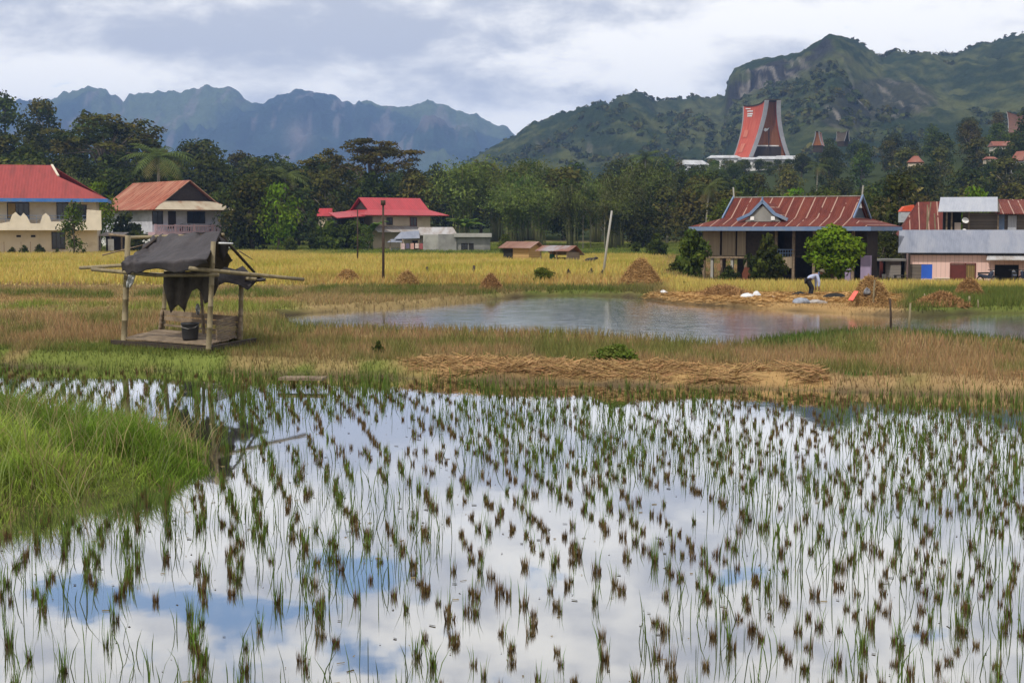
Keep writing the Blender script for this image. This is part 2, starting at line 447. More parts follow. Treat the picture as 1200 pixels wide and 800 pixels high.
# ------------------------------------------------------------------ land colours by place
def band(a, lo, hi, soft):
    return sstep(lo - soft, lo + soft, a) * (1 - sstep(hi - soft, hi + soft, a))
C = dict(mud=(0.055, 0.043, 0.028), green=(0.125, 0.15, 0.038), dgreen=(0.055, 0.085, 0.02), brown=(0.285, 0.195, 0.098), tan=(0.32, 0.205, 0.09),
         rice=(0.43, 0.34, 0.10), ygreen=(0.26, 0.25, 0.035), bright=(0.20, 0.23, 0.05), stub=(0.27, 0.20, 0.095), forest=(0.035, 0.045, 0.018))
C = {k: np.array(q) for k, q in C.items()}
def region(x, y):
    """colour, blade height and weights over the valley floor"""
    x = np.asarray(x, float); y = np.asarray(y, float)
    px, py = proj(x, y, 0.2)
    n1 = fbm(x * 0.22, y * 0.22, 51, 4); n2 = fbm(x * 0.9, y * 0.5, 61, 4)
    py_ = py + (n1 - 0.5) * 9; px_ = px + (n2 - 0.5) * 60
    d = (y - shore(x)) * 0.965
    col = np.tile(C['brown'], (len(x), 1)); h = np.full(len(x), 0.34)
    def put(w, c, hh):
        nonlocal col, h
        w = np.clip(w, 0, 1); col = col * (1 - w[:, None]) + np.asarray(c) * w[:, None]; h = h * (1 - w) + hh * w
    put(sstep(0.52, 0.66, n2) * 0.75, C['green'], 0.38)
    put(sstep(0.55, 0.7, n1) * band(px_, 600, 1400, 60) * 0.5, C['dgreen'], 0.40)
    # green strip on the near left bank
    put(sstep(4.8, 2.2, d + (n1 - 0.5) * 5) * sstep(560, 430, px_) * (0.35 + 0.65 * sstep(0.38, 0.55, n2)), C['green'] * (0.62 + 0.62 * n2[:, None]), 0.24)
    # straw strip along the right bank
    dn_ = d + (n2 - 0.5) * 1.6 + (n1 - 0.5) * 1.2
    ws = band(px_, 500, 1250, 70) * band(dn_, -0.3, 1.8, 0.5)
    ws = ws * np.where(px_ > 960, sstep(0.45, 0.55, n2) * 0.8, 1)
    put(ws, C['tan'], 0.10)
    put(band(px_, 960, 1075, 40) * band(dn_, 0.2, 1.8, 0.5) * sstep(0.40, 0.52, n2), C['dgreen'] * 1.2, 0.28)
    # green margin of the pond
    pd = poly_sd(POND, x, y)
    near = (py > 366)
    put(sstep(2.2, 0.4, pd + (n2 - 0.5) * 2.5) * near * (0.45 + 0.55 * sstep(0.4, 0.6, n1)), C['green'] * 0.95, 0.26)
    put(band(px_, 880, 1230, 40) * sstep(3.0, 0.5, pd) * near, C['dgreen'] * 1.35, 0.24)
    # left: stubble bands and green bunds between the rice and the brown grass
    lf = sstep(430, 330, px_)
    put(lf * band(py_, 334, 372, 3), C['stub'] * 1.05, 0.18)
    put(lf * band(py_, 341, 350, 2) * sstep(0.38, 0.5, n2), C['green'] * 0.95, 0.35)
    put(lf * band(py_, 357, 366, 3) * sstep(0.36, 0.5, n2), C['bright'], 0.35)
    put(lf * band(py_, 350, 355, 2) * 0.7, C['tan'] * 0.9, 0.1)
    # far side of the pond: stubble, green bund, rice
    md = sstep(340, 400, px_) * sstep(800, 740, px_)
    put(sstep(320, 380, px_) * sstep(590, 540, px_) * band(py_, 344, 366, 2), C['stub'], 0.22)
    put(md * band(py_, 336.5, 345.5, 1.6) * (0.45 + 0.55 * sstep(0.4, 0.55, n2)), C['green'] * 0.85, 0.28)
    rr = sstep(760, 800, px_)
    put(rr * band(py, 325, 346, 1.5), C['rice'], 0.52)
    put(rr * band(py, 345, 362, 2) * sstep(1080, 1030, px_), C['tan'], 0.08)
    put(sstep(1040, 1075, px_) * band(py, 340, 366, 1.5), C['green'] * 0.9, 0.35)
    ri = (1 - rr) * band(py, 299.5, 335.5 - 1.5 * sstep(330, 200, px), 0.9)
    put(ri, C['rice'] * (0.92 + 0.16 * n2[:, None]), 0.55)
    put(ri * sstep(0.50, 0.62, n1) * 0.55, C['ygreen'], 0.55)
    put(ri * band(py_, 326, 340, 4) * 0.55 * sstep(300, 380, px), C['tan'] * 1.05, 0.4)
    put(band(py, 291, 300, 0.8), C['bright'] * 0.95, 0.45)
    put(band(py_, 295, 299.5, 1.2) * sstep(0.40, 0.5, n2), C['dgreen'] * 1.2, 0.45)
    put(band(py, 296, 303, 1) * sstep(420, 300, px_), C['rice'], 0.5)
    put(sstep(291.5, 290, py), C['forest'], 0.5)
    md_ = poly_sd(MOUND, x, y)
    put(sstep(0.4, 0, md_) * (y < 27), C['green'] * 0.6, 0.5)
    put(sstep(0.2, -0.35, np.where(y < 33, d, pd * 1.0)) * (md_ > 0.2), C['mud'], 0.0)
    # wet mud rim at the water's edge
    put(band(d, -0.3, 0.25, 0.15) * 0.8, C['mud'] * 1.2, 0.15)
    put(sstep(0.25, 0.0, np.abs(pd)) * 0.6 * (y < 50), C['mud'], 0.1)
    put((pd < 0.3) * (pd > -0.6) * (y > 50) * sstep(600, 540, px) * sstep(380, 430, px), C['stub'] * (0.6 + 0.6 * n2[:, None]), 0.22)
    return col, h

# ------------------------------------------------------------------ ground sheet
def fan_grid(name, ys, pxs, zfun, colfun, mat, smooth=True):
    Yg, Pg = np.meshgrid(ys, pxs, indexing='ij')
    Xg = (Pg - 600) / F * np.maximum(Yg, 30.0)
    x = Xg.ravel(); y = Yg.ravel()
    z = zfun(x, y, Pg.ravel())
    ny, nx = len(ys), len(pxs)
    idx = np.arange(ny * nx).reshape(ny, nx)
    q = np.stack([idx[:-1, :-1], idx[:-1, 1:], idx[1:, 1:], idx[1:, :-1]], -1).reshape(-1, 4)
    col = colfun(x, y, z, Pg.ravel())
    return raw_mesh(name, np.stack([x, y, z], 1), np.full(len(q), 4), q.ravel(), mat, col, smooth=smooth)
ys = np.concatenate([np.linspace(-40, 6, 12), np.linspace(7, 62, 340), np.geomspace(62.3, 260, 240), np.geomspace(264, 700, 90), np.geomspace(720, 4900, 30)])
pxs = np.concatenate([np.linspace(-2200, -250, 24), np.linspace(-230, 1430, 360), np.linspace(1450, 3400, 24)])
def gcol(x, y, z, p):
    c, h = region(x, y); return c
ground = fan_grid('ground', ys, pxs, lambda x, y, p: T(x, y), gcol, M_ground)
tag(ground, kind='structure')
def sheet(name, pts, z, mat):
    mb = MB(); mb.add([(a, b, z) for a, b in pts], [tuple(range(len(pts)))])
    o = mb.build(name, mat); tag(o, kind='structure'); return o
sheet('paddy_water', [(-75, -39), (75, -39), (75, 33), (-75, 33)][::1], 0.0, M_water)
xs_ = [p[0] for p in POND]; ys_ = [p[1] for p in POND]
sheet('pond_water', [(min(xs_) - 1, 36.5), (max(xs_) + 2, 36.5), (max(xs_) + 2, 66), (min(xs_) - 1, 66)], 0.004, M_pond)

# ------------------------------------------------------------------ mountains
M_mount = groundmat('mountain_green', 0.03, 0.7, 0.05, 1.0, 14.0)
M_ridge = groundmat('ridge_scrub', 0.16, 0.75, 0.30, 1.0, 3.0)
DIST = [(-500, 160), (-200, 130), (0, 125), (60, 118), (90, 108), (110, 103), (125, 107), (140, 117), (149, 121), (155, 112), (175, 110), (200, 112), (225, 108),
        (245, 104), (258, 102), (275, 107), (300, 120), (311, 125), (325, 115), (345, 110), (365, 108), (385, 113), (405, 125), (417, 131), (422, 121),
        (436, 121), (450, 128), (480, 128), (500, 120), (510, 119), (520, 123), (545, 135), (565, 138), (585, 148), (600, 156), (640, 172), (700, 195), (800, 210), (1200, 225)]
def zdist(x, y, p):
    crest = np.interp(p, *zip(*DIST))
    Yc = 3900
    zc = 3 + (270 - crest) * Yc / F
    s = (y - 2700) / (Yc - 2700)
    g1 = fbm(x / 190, y / 420, 71, 5) - 0.5
    prof = np.where(s < 1, np.clip(s, 0, 1) ** 1.15, np.clip(1 - (s - 1) * 1.5, 0, 1))
    k = np.clip(1 - np.abs(s - 1) * 3.2, 0, 1)
    zz = zc * prof + (g1 * 300 * np.clip(s * 1.4, 0, 1) + (fbm(x / 60, y / 90, 75, 4) - 0.5) * 90) * (1 - k) * (s > 0)
    zz += (fbm(x / 22, y / 30, 77, 3) - 0.5) * 22 * (s > 0.1) + k * ((fbm(p / 9.0, p * 0, 79, 4) - 0.5) * 17)
    return np.maximum(zz, -0.5) * (prof > 0) - 0.5
def coldist(x, y, z, p):
    n = fbm(x / 130, z / 70 + y / 300, 81, 5)
    c = np.array((0.020, 0.036, 0.026)) * (0.4 + 1.2 * n[:, None])
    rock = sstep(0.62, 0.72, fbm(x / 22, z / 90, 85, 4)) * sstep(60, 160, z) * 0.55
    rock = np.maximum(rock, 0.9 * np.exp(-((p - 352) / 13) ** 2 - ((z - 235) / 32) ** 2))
    brighter = sstep(0.5, 0.66, fbm(x / 300, y / 300, 88, 3))[:, None]  # noise patches of a brighter green
    c = c * (1 - brighter) + np.array((0.065, 0.085, 0.03)) * brighter
    return c * (1 - rock[:, None]) + np.array((0.15, 0.125, 0.115)) * rock[:, None]
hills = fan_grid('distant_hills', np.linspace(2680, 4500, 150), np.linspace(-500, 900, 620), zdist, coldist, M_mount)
tag(hills, kind='structure')
RIDGE = [(420, 235), (480, 222), (545, 192), (570, 176), (600, 160), (625, 146), (640, 140), (665, 131), (690, 126), (715, 119), (728, 111), (745, 109), (757, 112), (765, 118), (790, 119), (805, 113), (830, 116),
         (847, 115), (851, 95), (858, 84), (872, 77), (895, 72), (915, 70), (935, 66), (948, 57), (965, 50), (985, 48), (1000, 52), (1015, 62), (1028, 69), (1050, 64), (1075, 63),
         (1095, 66), (1110, 68), (1130, 58), (1160, 50), (1185, 42), (1200, 38), (1300, 20), (1500, 30), (1900, 60)]
RC0, RC1 = 1200.0, 560.0
def zridge(x, y, p):
    crest = np.interp(p, *zip(*RIDGE))
    yc = RC0 + 60 * np.sin(p / 60.0)
    zc = 3 + (270 - crest) * yc / F
    s = (y - RC1) / (yc - RC1)
    base = np.interp(p, [400, 700, 850, 1000, 1200, 1500], [0, 4, 14, 18, 28, 30])
    sc = np.clip(s, 0, 1)
    prof = 0.15 * sc + 0.85 * sc ** 1.25
    # limestone cliff under the plateau
    cl = sstep(842, 852, p) * sstep(1015, 965, p)
    top = np.interp(p, [850, 900, 950, 1000], [0.86, 0.84, 0.86, 0.93]); bot = np.interp(p, [850, 900, 950, 1000], [0.68, 0.755, 0.825, 0.89])
    wob = (fbm(x / 22, p / 14, 95, 4) - 0.5) * 0.10
    pc = bot * np.clip(sc / 0.74, 0, 1) ** 1.1 + (top - bot) * sstep(0.74, 0.775, sc + wob) + (1 - top) * np.clip((sc - 0.775) / 0.225, 0, 1)
    prof = prof * (1 - cl) + pc * cl
    prof = np.where(s > 1, np.clip(1 - (s - 1) * 2.2, 0, 1), prof)
    k = np.clip(1 - np.abs(s - 1) * 5, 0, 1)
    g = (fbm(x / 55 + y / 300, y / 240, 91, 6) - 0.5)
    zz = base + (zc - base) * prof + g * 62 * np.clip(sc * 1.5, 0, 1) * (1 - k) * (1 - 0.7 * cl)
    zz += (fbm(x / 9, y / 11, 93, 5) - 0.5) * 8.5 * np.clip(sc * 2, 0.2, 1)
    return np.where(s < -0.02, -1.0, zz - 1.0)
def colridge(x, y, z, p):
    n = fbm(x / 55, z / 34 + y / 220, 101, 5); n3 = fbm(x / 9, z / 6 + y / 60, 107, 4)
    grass = np.array((0.078, 0.086, 0.032)); scrub = np.array((0.024, 0.036, 0.016)); rockc = np.array((0.20, 0.18, 0.155))
    w = sstep(0.42, 0.66, n * 0.5 + n3 * 0.5)[:, None]
    c = scrub * (1 - w) + grass * w
    _, py = proj(x, y, z)
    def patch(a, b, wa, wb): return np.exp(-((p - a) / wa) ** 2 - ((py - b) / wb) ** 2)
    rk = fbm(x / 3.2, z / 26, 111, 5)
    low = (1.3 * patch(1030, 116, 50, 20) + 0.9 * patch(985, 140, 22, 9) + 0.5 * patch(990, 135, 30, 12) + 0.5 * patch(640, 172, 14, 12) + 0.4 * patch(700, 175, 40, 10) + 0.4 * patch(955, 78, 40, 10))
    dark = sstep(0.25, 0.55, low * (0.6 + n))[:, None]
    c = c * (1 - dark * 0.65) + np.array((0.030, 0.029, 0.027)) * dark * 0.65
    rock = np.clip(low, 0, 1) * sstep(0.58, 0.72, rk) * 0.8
    cl = sstep(845, 853, p) * sstep(1010, 960, p)
    s = (y - RC1) / (RC0 + 60 * np.sin(p / 60.0) - RC1)
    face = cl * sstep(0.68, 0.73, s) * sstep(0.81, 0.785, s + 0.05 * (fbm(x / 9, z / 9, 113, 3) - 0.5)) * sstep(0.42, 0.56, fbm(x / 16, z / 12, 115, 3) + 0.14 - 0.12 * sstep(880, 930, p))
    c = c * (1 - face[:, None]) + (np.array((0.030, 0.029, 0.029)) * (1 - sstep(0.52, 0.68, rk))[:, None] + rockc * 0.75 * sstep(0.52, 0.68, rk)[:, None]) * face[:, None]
    return c * (1 - rock[:, None]) + rockc * rock[:, None]
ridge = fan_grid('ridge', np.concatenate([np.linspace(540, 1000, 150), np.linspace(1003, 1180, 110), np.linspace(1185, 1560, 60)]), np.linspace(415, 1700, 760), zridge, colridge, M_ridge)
tag(ridge, kind='structure')

# ------------------------------------------------------------------ haze
m, t, out = newmat('haze_air')
pv = N(t, 'ShaderNodeVolumePrincipled')
pv.inputs['Color'].default_value = (0.34, 0.54, 1.0, 1); pv.inputs['Density'].default_value = 1.75e-4
pv.inputs['Density Attribute'].default_value = ''
pv.inputs['Anisotropy'].default_value = 0.0
t.links.new(pv.outputs[0], out.inputs['Volume'])
m.cycles.homogeneous_volume = True
hz = MB().box(-5200, 5200, -70, 5000, -3.0, 430).build('haze', m); tag(hz, kind='stuff')

# ------------------------------------------------------------------ blades
def blades(name, pts, H, wd, lean, c0, c1, mat, seg=1, rs=None, parent=None, dirn=None):
    r = rs or rng
    n = len(pts); pts = np.asarray(pts, float)
    a = r.random(n) * math.pi; b = r.random(n) * 2 * math.pi if dirn is None else dirn
    side = np.stack([np.cos(a), np.sin(a), 0 * a], 1) * (np.asarray(wd) / 2 * np.ones(n))[:, None]
    ln = np.asarray(lean) * np.ones(n)
    off = np.stack([np.cos(b) * ln, np.sin(b) * ln, np.asarray(H) * np.ones(n)], 1)
    if seg == 1:
        V = np.stack([pts - side, pts + side, pts + off], 1).reshape(-1, 3)
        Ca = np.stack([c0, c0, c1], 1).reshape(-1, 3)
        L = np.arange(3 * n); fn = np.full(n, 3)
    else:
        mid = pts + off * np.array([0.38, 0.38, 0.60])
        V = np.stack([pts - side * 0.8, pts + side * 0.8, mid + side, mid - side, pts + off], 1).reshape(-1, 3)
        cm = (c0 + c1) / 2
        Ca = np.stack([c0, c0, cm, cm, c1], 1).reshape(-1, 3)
        i = np.arange(n)[:, None] * 5
        L = np.concatenate([i + 0, i + 1, i + 2, i + 3, i + 3, i + 2, i + 4], 1).ravel(); fn = np.tile([4, 3], n)
    return raw_mesh(name, V, fn, L, mat, Ca, parent=parent)
def sample_fan(n, y0, y1, pad=3.0, half=0.372):
    t = rng.random(int(n)); y = np.sqrt(y0 * y0 + t * (y1 * y1 - y0 * y0))
    x = (rng.random(int(n)) * 2 - 1) * (half * y + pad)
    return x, y
# grass of the banks and the fallow field
def grass_field(name, n, y0, y1, wd, hmul, keep, lean=0.45, seg=1, jit=0.4):
    x, y = sample_fan(n, y0, y1)
    k = keep(x, y); x = x[k]; y = y[k]
    z = T(x, y); c, h = region(x, y)
    k = (h > 0.03) & ((z > -0.02) | (y > 50)); x, y, z, c, h = x[k], y[k], z[k], c[k], h[k]
    n = len(x); hh = h * hmul * (0.55 + 0.8 * rng.random(n))
    cc = c * (1 + jit * (rng.random(n)[:, None] - 0.5) * 2) * (1 + 0.25 * (rng.random((n, 3)) - 0.5))
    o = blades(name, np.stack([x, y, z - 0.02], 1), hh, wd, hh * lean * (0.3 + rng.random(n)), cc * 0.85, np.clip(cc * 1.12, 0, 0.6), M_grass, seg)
    tag(o, kind='stuff'); return o
def k_bank(x, y):
    d = (y - shore(x)) * 0.965; pd = poly_sd(POND, x, y)
    return (d > -0.15) & (d < 7) & (pd > 0.05) & (y < 60)
def k_field(x, y):
    d = (y - shore(x)) * 0.965; pd = poly_sd(POND, x, y)
    px, py = proj(x, y, 0.2)
    return (d >= 6.5) & (pd > np.where((y > 50) & (px < 610), -0.7 * rng.random(len(x)), -0.05)) & (py > 337)
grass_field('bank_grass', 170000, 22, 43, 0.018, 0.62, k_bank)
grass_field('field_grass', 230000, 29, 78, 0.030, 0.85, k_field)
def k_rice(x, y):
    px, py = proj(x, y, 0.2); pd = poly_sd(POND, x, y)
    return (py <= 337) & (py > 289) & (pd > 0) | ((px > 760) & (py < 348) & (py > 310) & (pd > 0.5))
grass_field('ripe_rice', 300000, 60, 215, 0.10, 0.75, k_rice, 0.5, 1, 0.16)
# mound of tall grass at the left
x = rng.uniform(-9, -2.5, 90000); y = rng.uniform(11.5, 23, 90000)
md = poly_sd(MOUND, x, y) + (fbm(x * 1.1, y * 0.8, 121, 4) - 0.5) * 2.0
k = md < 0.15; x, y, md = x[k], y[k], md[k]; n = len(x)
tuft = fbm(x * 1.5, y * 1.2, 123, 3) * 1.5 - 0.25
hh = (0.13 + 0.58 * np.clip(tuft - 0.22, 0, 1)) * (0.5 + 0.75 * rng.random(n)) * (0.55 + 0.45 * sstep(0, -0.7, md))
w = sstep(0.35, 0.62, fbm(x * 0.8, y * 0.8, 125, 4))[:, None]
cc = (np.array((0.135, 0.22, 0.03)) * (1 - w) + np.array((0.28, 0.365, 0.065)) * w) * (0.7 + 0.6 * rng.random((n, 1)))
dry = (rng.random(n) < 0.05 + 0.30 * sstep(0.58, 0.7, fbm(x * 1.7, y * 1.2, 127, 3)))[:, None]; cc = np.where(dry, np.array((0.27, 0.21, 0.10)), cc)
tag(blades('mound_grass', np.stack([x, y, T(x, y) - 0.02], 1), hh, 0.011, hh * (0.15 + 0.9 * rng.random(n) ** 1.5), cc * 0.75, cc * 1.15, M_grass, 2), kind='stuff')

x = rng.uniform(-9, -3, 2600); y = rng.uniform(12, 22, 2600); k = poly_sd(MOUND, x, y) < -0.1; x, y = x[k], y[k]; n = len(x)
hh = 0.35 + 0.4 * rng.random(n); cc = np.where((rng.random(n) < 0.5)[:, None], np.array((0.30, 0.24, 0.12)), np.array((0.22, 0.26, 0.10))) * (0.6 + 0.7 * rng.random((n, 1)))
tag(blades('mound_stalks', np.stack([x, y, T(x, y)], 1), hh, 0.008, hh * (0.1 + 0.9 * rng.random(n)), cc, cc * 1.15, M_grass, 2), kind='stuff')
# straw lying along the bank and on the far margin of the pond
def lying(name, x, y, zoff, length, wid, ang, col, thick=0.012, parent=None, z=None, tilt=0.08):
    n = len(x); z = (T(x, y) if z is None else z) + zoff
    dz = (rng.random(n) - 0.5) * 2 * tilt * length
    dv = np.stack([np.cos(ang) * length / 2, np.sin(ang) * length / 2, dz], 1)
    c = np.stack([x, y, z], 1)
    sd_ = np.stack([-np.sin(ang), np.cos(ang), np.full(n, 0.8)], 1) * (wid / 2)[:, None]
    V = np.stack([c - dv - sd_, c - dv + sd_, c + dv + sd_, c + dv - sd_], 1).reshape(-1, 3)
    return raw_mesh(name, V, np.full(n, 4), np.arange(4 * n), M_straw, np.repeat(col, 4, 0), parent=parent)
x, y = sample_fan(190000, 22, 32)
c_, h_ = region(x, y); d = (y - shore(x)) * 0.965
k = (h_ < 0.22 + 0.10 * (rng.random(len(x)) - 0.5)) & (d > 0.0) & (d < 3.6) & (fbm(x * 1.2, y * 2.2, 133, 3) > 0.30 + 0.25 * rng.random(len(x))) & (c_[:, 0] > 0.22); x, y = x[k], y[k]; n = len(x)
ang = np.where(rng.random(n) < 0.35, -0.26 + rng.normal(0, 0.4, n), rng.random(n) * 3.14)
col = np.array((0.36, 0.235, 0.105)) * (0.45 + 0.85 * rng.random((n, 1))) * (1 + 0.15 * (rng.random((n, 3)) - 0.5))
hump = 0.13 * np.clip(fbm(x * 0.8, y * 1.6, 131, 4) - 0.30, 0, 1)
tag(lying('cut_straw', x, y, 0.01 + hump * rng.random(n) * 2.0, 0.18 + 0.42 * rng.random(n) ** 2, 0.006 + 0.007 * rng.random(n), ang, col, tilt=0.22), kind='stuff')
x, y = sample_fan(130000, 54, 72); px, py = proj(x, y, 0.2)
k = (px > 745) & (px < 1060) & (py > 345) & (py < 361) & (T(x, y) > 0); x, y = x[k], y[k]; n = len(x)
col = np.array((0.46, 0.28, 0.12)) * (0.55 + 0.75 * rng.random((n, 1)))
tag(lying('scattered_straw', x, y, 0.03 + 0.08 * rng.random(n), 0.18 + 0.4 * rng.random(n) ** 2, 0.010 + 0.012 * rng.random(n), rng.random(n) * 3.14, col), kind='stuff')

# ------------------------------------------------------------------ rice stubble standing in the paddy
RD = np.array((-0.22, 0.975)); RD /= np.linalg.norm(RD); RX = np.array((RD[1], -RD[0]))
def clump_geo(r, green, tall):
    """brown cut stalks and thin green shoots of one clump, arrays around the origin"""
    n = r.integers(44, 64); a = r.random(n) * 6.283; q = np.sqrt(r.random(n)) * (0.020 + 0.016 * r.random())
    pb = np.stack([np.cos(a) * q, np.sin(a) * q * (0.6 + 0.4 * r.random()), np.full(n, -0.05)], 1)
    tx_, ty_ = r.normal(size=2) * 0.25; hb = (0.10 + 0.03 * r.random()) * (0.75 + 0.7 * r.random(n) ** 2) * (1 + tx_ * np.cos(a) + ty_ * np.sin(a))
    cb = np.array((0.165, 0.105, 0.048)) * (0.25 + 1.0 * r.random((n, 1)))
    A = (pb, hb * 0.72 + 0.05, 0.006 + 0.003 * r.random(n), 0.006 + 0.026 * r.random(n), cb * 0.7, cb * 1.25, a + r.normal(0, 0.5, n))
    m_ = int(green * (0.7 + 0.6 * r.random())); a = r.random(m_) * 6.283; q = np.sqrt(r.random(m_)) * 0.04
    pg = np.stack([np.cos(a) * q, np.sin(a) * q, np.full(m_, -0.03)], 1)
    hg = tall * (0.4 + 0.7 * r.random(m_))
    cg = np.array((0.135, 0.21, 0.04)) * (0.55 + 0.8 * r.random((m_, 1))) * (1 + 0.3 * (r.random((m_, 3)) - 0.5))
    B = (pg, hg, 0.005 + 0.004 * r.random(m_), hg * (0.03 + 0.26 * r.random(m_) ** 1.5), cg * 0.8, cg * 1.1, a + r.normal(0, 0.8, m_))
    return A, B
KINDS = [dict(name='bare', g=2, t=0.16, label='brown cut rice stubble clump with hardly any new leaf, standing in the flooded paddy'),
         dict(name='thin', g=6, t=0.31, label='brown rice stubble clump with a few thin green shoots in the flooded paddy'),
         dict(name='lush', g=20, t=0.32, label='rice stubble clump overgrown by a thick tuft of green shoots in the flooded paddy')]
protos = []
for ki, kd in enumerate(KINDS):
    for q in range(5):
        r = np.random.default_rng(500 + ki * 10 + q)
        protos.append((ki, clump_geo(r, kd['g'], kd['t'])))
sites = []
for i in range(-70, 90):
    for j in range(10, 130):
        s = RX * (i * 0.31 + random.gauss(0, 0.045)) + RD * (j * 0.25 + random.gauss(0, 0.065))
        sites.append((s[0], s[1], i, j))
S4 = np.array(sites); S = S4[:, :2]
k = (S[:, 1] > 7.6) & (np.abs(S[:, 0]) < 0.378 * S[:, 1] + 1.0) & (S[:, 1] < shore(S[:, 0]) - 0.15)
S4 = S4[k]; S = S[k]
md = poly_sd(MOUND, S[:, 0], S[:, 1]); S4 = S4[md > 0.1]; S = S[md > 0.1]; md = md[md > 0.1]
rowd = fbm(S4[:, 2] * 3.7, S4[:, 3] * 0.13, 161, 3); rowl = fbm(S4[:, 2] * 2.9 + 11, S4[:, 3] * 0.17, 163, 3)
dens = fbm(S[:, 0] * 0.35, S[:, 1] * 0.35, 141, 3)
pxs_, pys_ = proj(S[:, 0], S[:, 1], np.zeros(len(S)))
lush = np.clip(0.13 + 1.5 * (rowl - 0.5) + 1.1 * (fbm(S[:, 0] * 0.28 + 5, S[:, 1] * 0.16, 143, 3) - 0.5) + 0.68 * np.exp(-((pxs_ - 190) / 200) ** 2) + 0.25 * np.exp(-((pxs_ - 720) / 90) ** 2 - ((pys_ - 560) / 40) ** 2)
               + 0.2 * sstep(1.5, 0, shore(S[:, 0]) - S[:, 1]) - 0.25 * np.exp(-((pxs_ - 640) / 230) ** 2 - ((pys_ - 760) / 90) ** 2), 0, 1)
keep = rng.random(len(S)) < np.clip(0.64 + 2.3 * (rowd - 0.5) + 1.0 * (dens - 0.5) + 0.22 * sstep(700, 1000, pxs_) + 0.22 * sstep(420, 250, pxs_), 0.12, 0.97)
S, lush, pxs_, pys_ = S[keep], lush[keep], pxs_[keep], pys_[keep]
rl = rng.random(len(S))
kind = np.where(rl < lush * 0.85, 2, np.where(rl < lush * 0.85 + 0.34, 1, 0))
order = np.argsort(S[:, 1])
inframe = [i for i in order if -10 < pxs_[i] < 1210 and pys_[i] < 806]
first = inframe[:300]
clump_protos = []
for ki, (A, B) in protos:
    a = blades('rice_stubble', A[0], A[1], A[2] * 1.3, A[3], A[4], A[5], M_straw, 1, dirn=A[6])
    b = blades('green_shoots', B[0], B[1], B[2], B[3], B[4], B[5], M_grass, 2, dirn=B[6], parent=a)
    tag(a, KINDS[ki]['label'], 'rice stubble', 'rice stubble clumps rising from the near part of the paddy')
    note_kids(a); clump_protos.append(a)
usedp = set(); KINDP = {0: range(0, 5), 1: range(5, 10), 2: range(10, 15)}
for i in first:
    pi = random.choice(list(KINDP[int(kind[i])]))
    if pi not in usedp: o = clump_protos[pi]; usedp.add(pi)
    else: o = copy_tree(clump_protos[pi])
    o.location = (S[i, 0], S[i, 1], 0); o.rotation_euler = (0, 0, random.random() * 6.28)
    sc = random.uniform(0.55, 0.95); o.scale = (sc * random.uniform(.9, 1.2), sc, sc * random.uniform(.85, 1.2))
for pi in range(15):
    if pi not in usedp:
        for c in list(clump_protos[pi].children): bpy.data.objects.remove(c)
        bpy.data.objects.remove(clump_protos[pi])
fs = set(first); acc = [[], []]
for i in range(len(S)):
    if i in fs: continue
    pi = random.choice(list(KINDP[int(kind[i])])); A, B = protos[pi][1]
    th = random.random() * 6.28; cs, sn = math.cos(th), math.sin(th); sc = random.uniform(0.55, 1.0)
    for w_, G in ((0, A), (1, B)):
        p = G[0] * sc
        q = np.stack([p[:, 0] * cs - p[:, 1] * sn + S[i, 0], p[:, 0] * sn + p[:, 1] * cs + S[i, 1], p[:, 2]], 1)
        step = 1 if S[i, 1] < 17 else 2
        acc[w_].append((q[::step], G[1][::step] * sc, G[2][::step] * (1.15 if step == 1 else 1.6), G[3][::step] * sc, G[4][::step], G[5][::step], G[6][::step] + th))
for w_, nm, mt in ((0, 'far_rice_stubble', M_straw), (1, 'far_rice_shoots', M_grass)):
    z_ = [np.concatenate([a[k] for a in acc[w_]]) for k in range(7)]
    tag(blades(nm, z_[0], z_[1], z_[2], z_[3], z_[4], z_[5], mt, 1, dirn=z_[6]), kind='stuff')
# loose leaves leaning between the rows, sedge at the water's edge
x, y = sample_fan(15000, 8, 29); dn = fbm(x * 0.7, y * 0.5, 151, 3)
px, py = proj(x, y, 0.0)
k = (y < shore(x)) & (poly_sd(MOUND, x, y) > 0.05) & (dn + 0.12 * sstep(800, 1100, px) > 0.50); x, y = x[k], y[k]; n = len(x)
cc = np.array((0.10, 0.155, 0.03)) * (0.55 + 0.8 * rng.random((n, 1))); hh = 0.14 + 0.30 * rng.random(n)
tag(blades('paddy_sedge', np.stack([x, y, np.full(n, -0.03)], 1), hh, 0.006 + 0.0002 * y, hh * (0.08 + 0.4 * rng.random(n) ** 2), cc * 0.8, cc * 1.1, M_grass, 2), kind='stuff')
x, y = sample_fan(2600, 8, 28); k = (y < shore(x) - 0.2) & (poly_sd(MOUND, x, y) > 0); x, y = x[k], y[k]; n = len(x)
cc = np.array((0.13, 0.10, 0.055)) * (0.5 + 1.0 * rng.random((n, 1)))
tag(lying('floating_debris', x, y, 0.006, 0.012 + 0.06 * rng.random(n) ** 3, 0.004 + 0.007 * rng.random(n), rng.random(n) * 3.14, cc, z=np.zeros(n), tilt=0.02), kind='stuff')
x, y = sample_fan(40000, 22, 31); d = (shore(x) - y) * 0.965
k = (d > -0.4) & (d < 1.5) & (rng.random(len(x)) < np.clip(1.0 - d / 1.4, 0, 1) * sstep(0.48, 0.68, fbm(x * 1.3, y, 155, 3)) * 0.38); x, y = x[k], y[k]; n = len(x)
cc = np.array((0.105, 0.15, 0.03)) * (0.55 + 0.8 * rng.random((n, 1))); hh = 0.14 + 0.28 * rng.random(n)
tag(blades('shore_sedge', np.stack([x, y, np.maximum(T(x, y), -0.03)], 1), hh, 0.014, hh * (0.1 + 0.45 * rng.random(n)), cc * 0.8, cc * 1.1, M_grass, 1), kind='stuff')
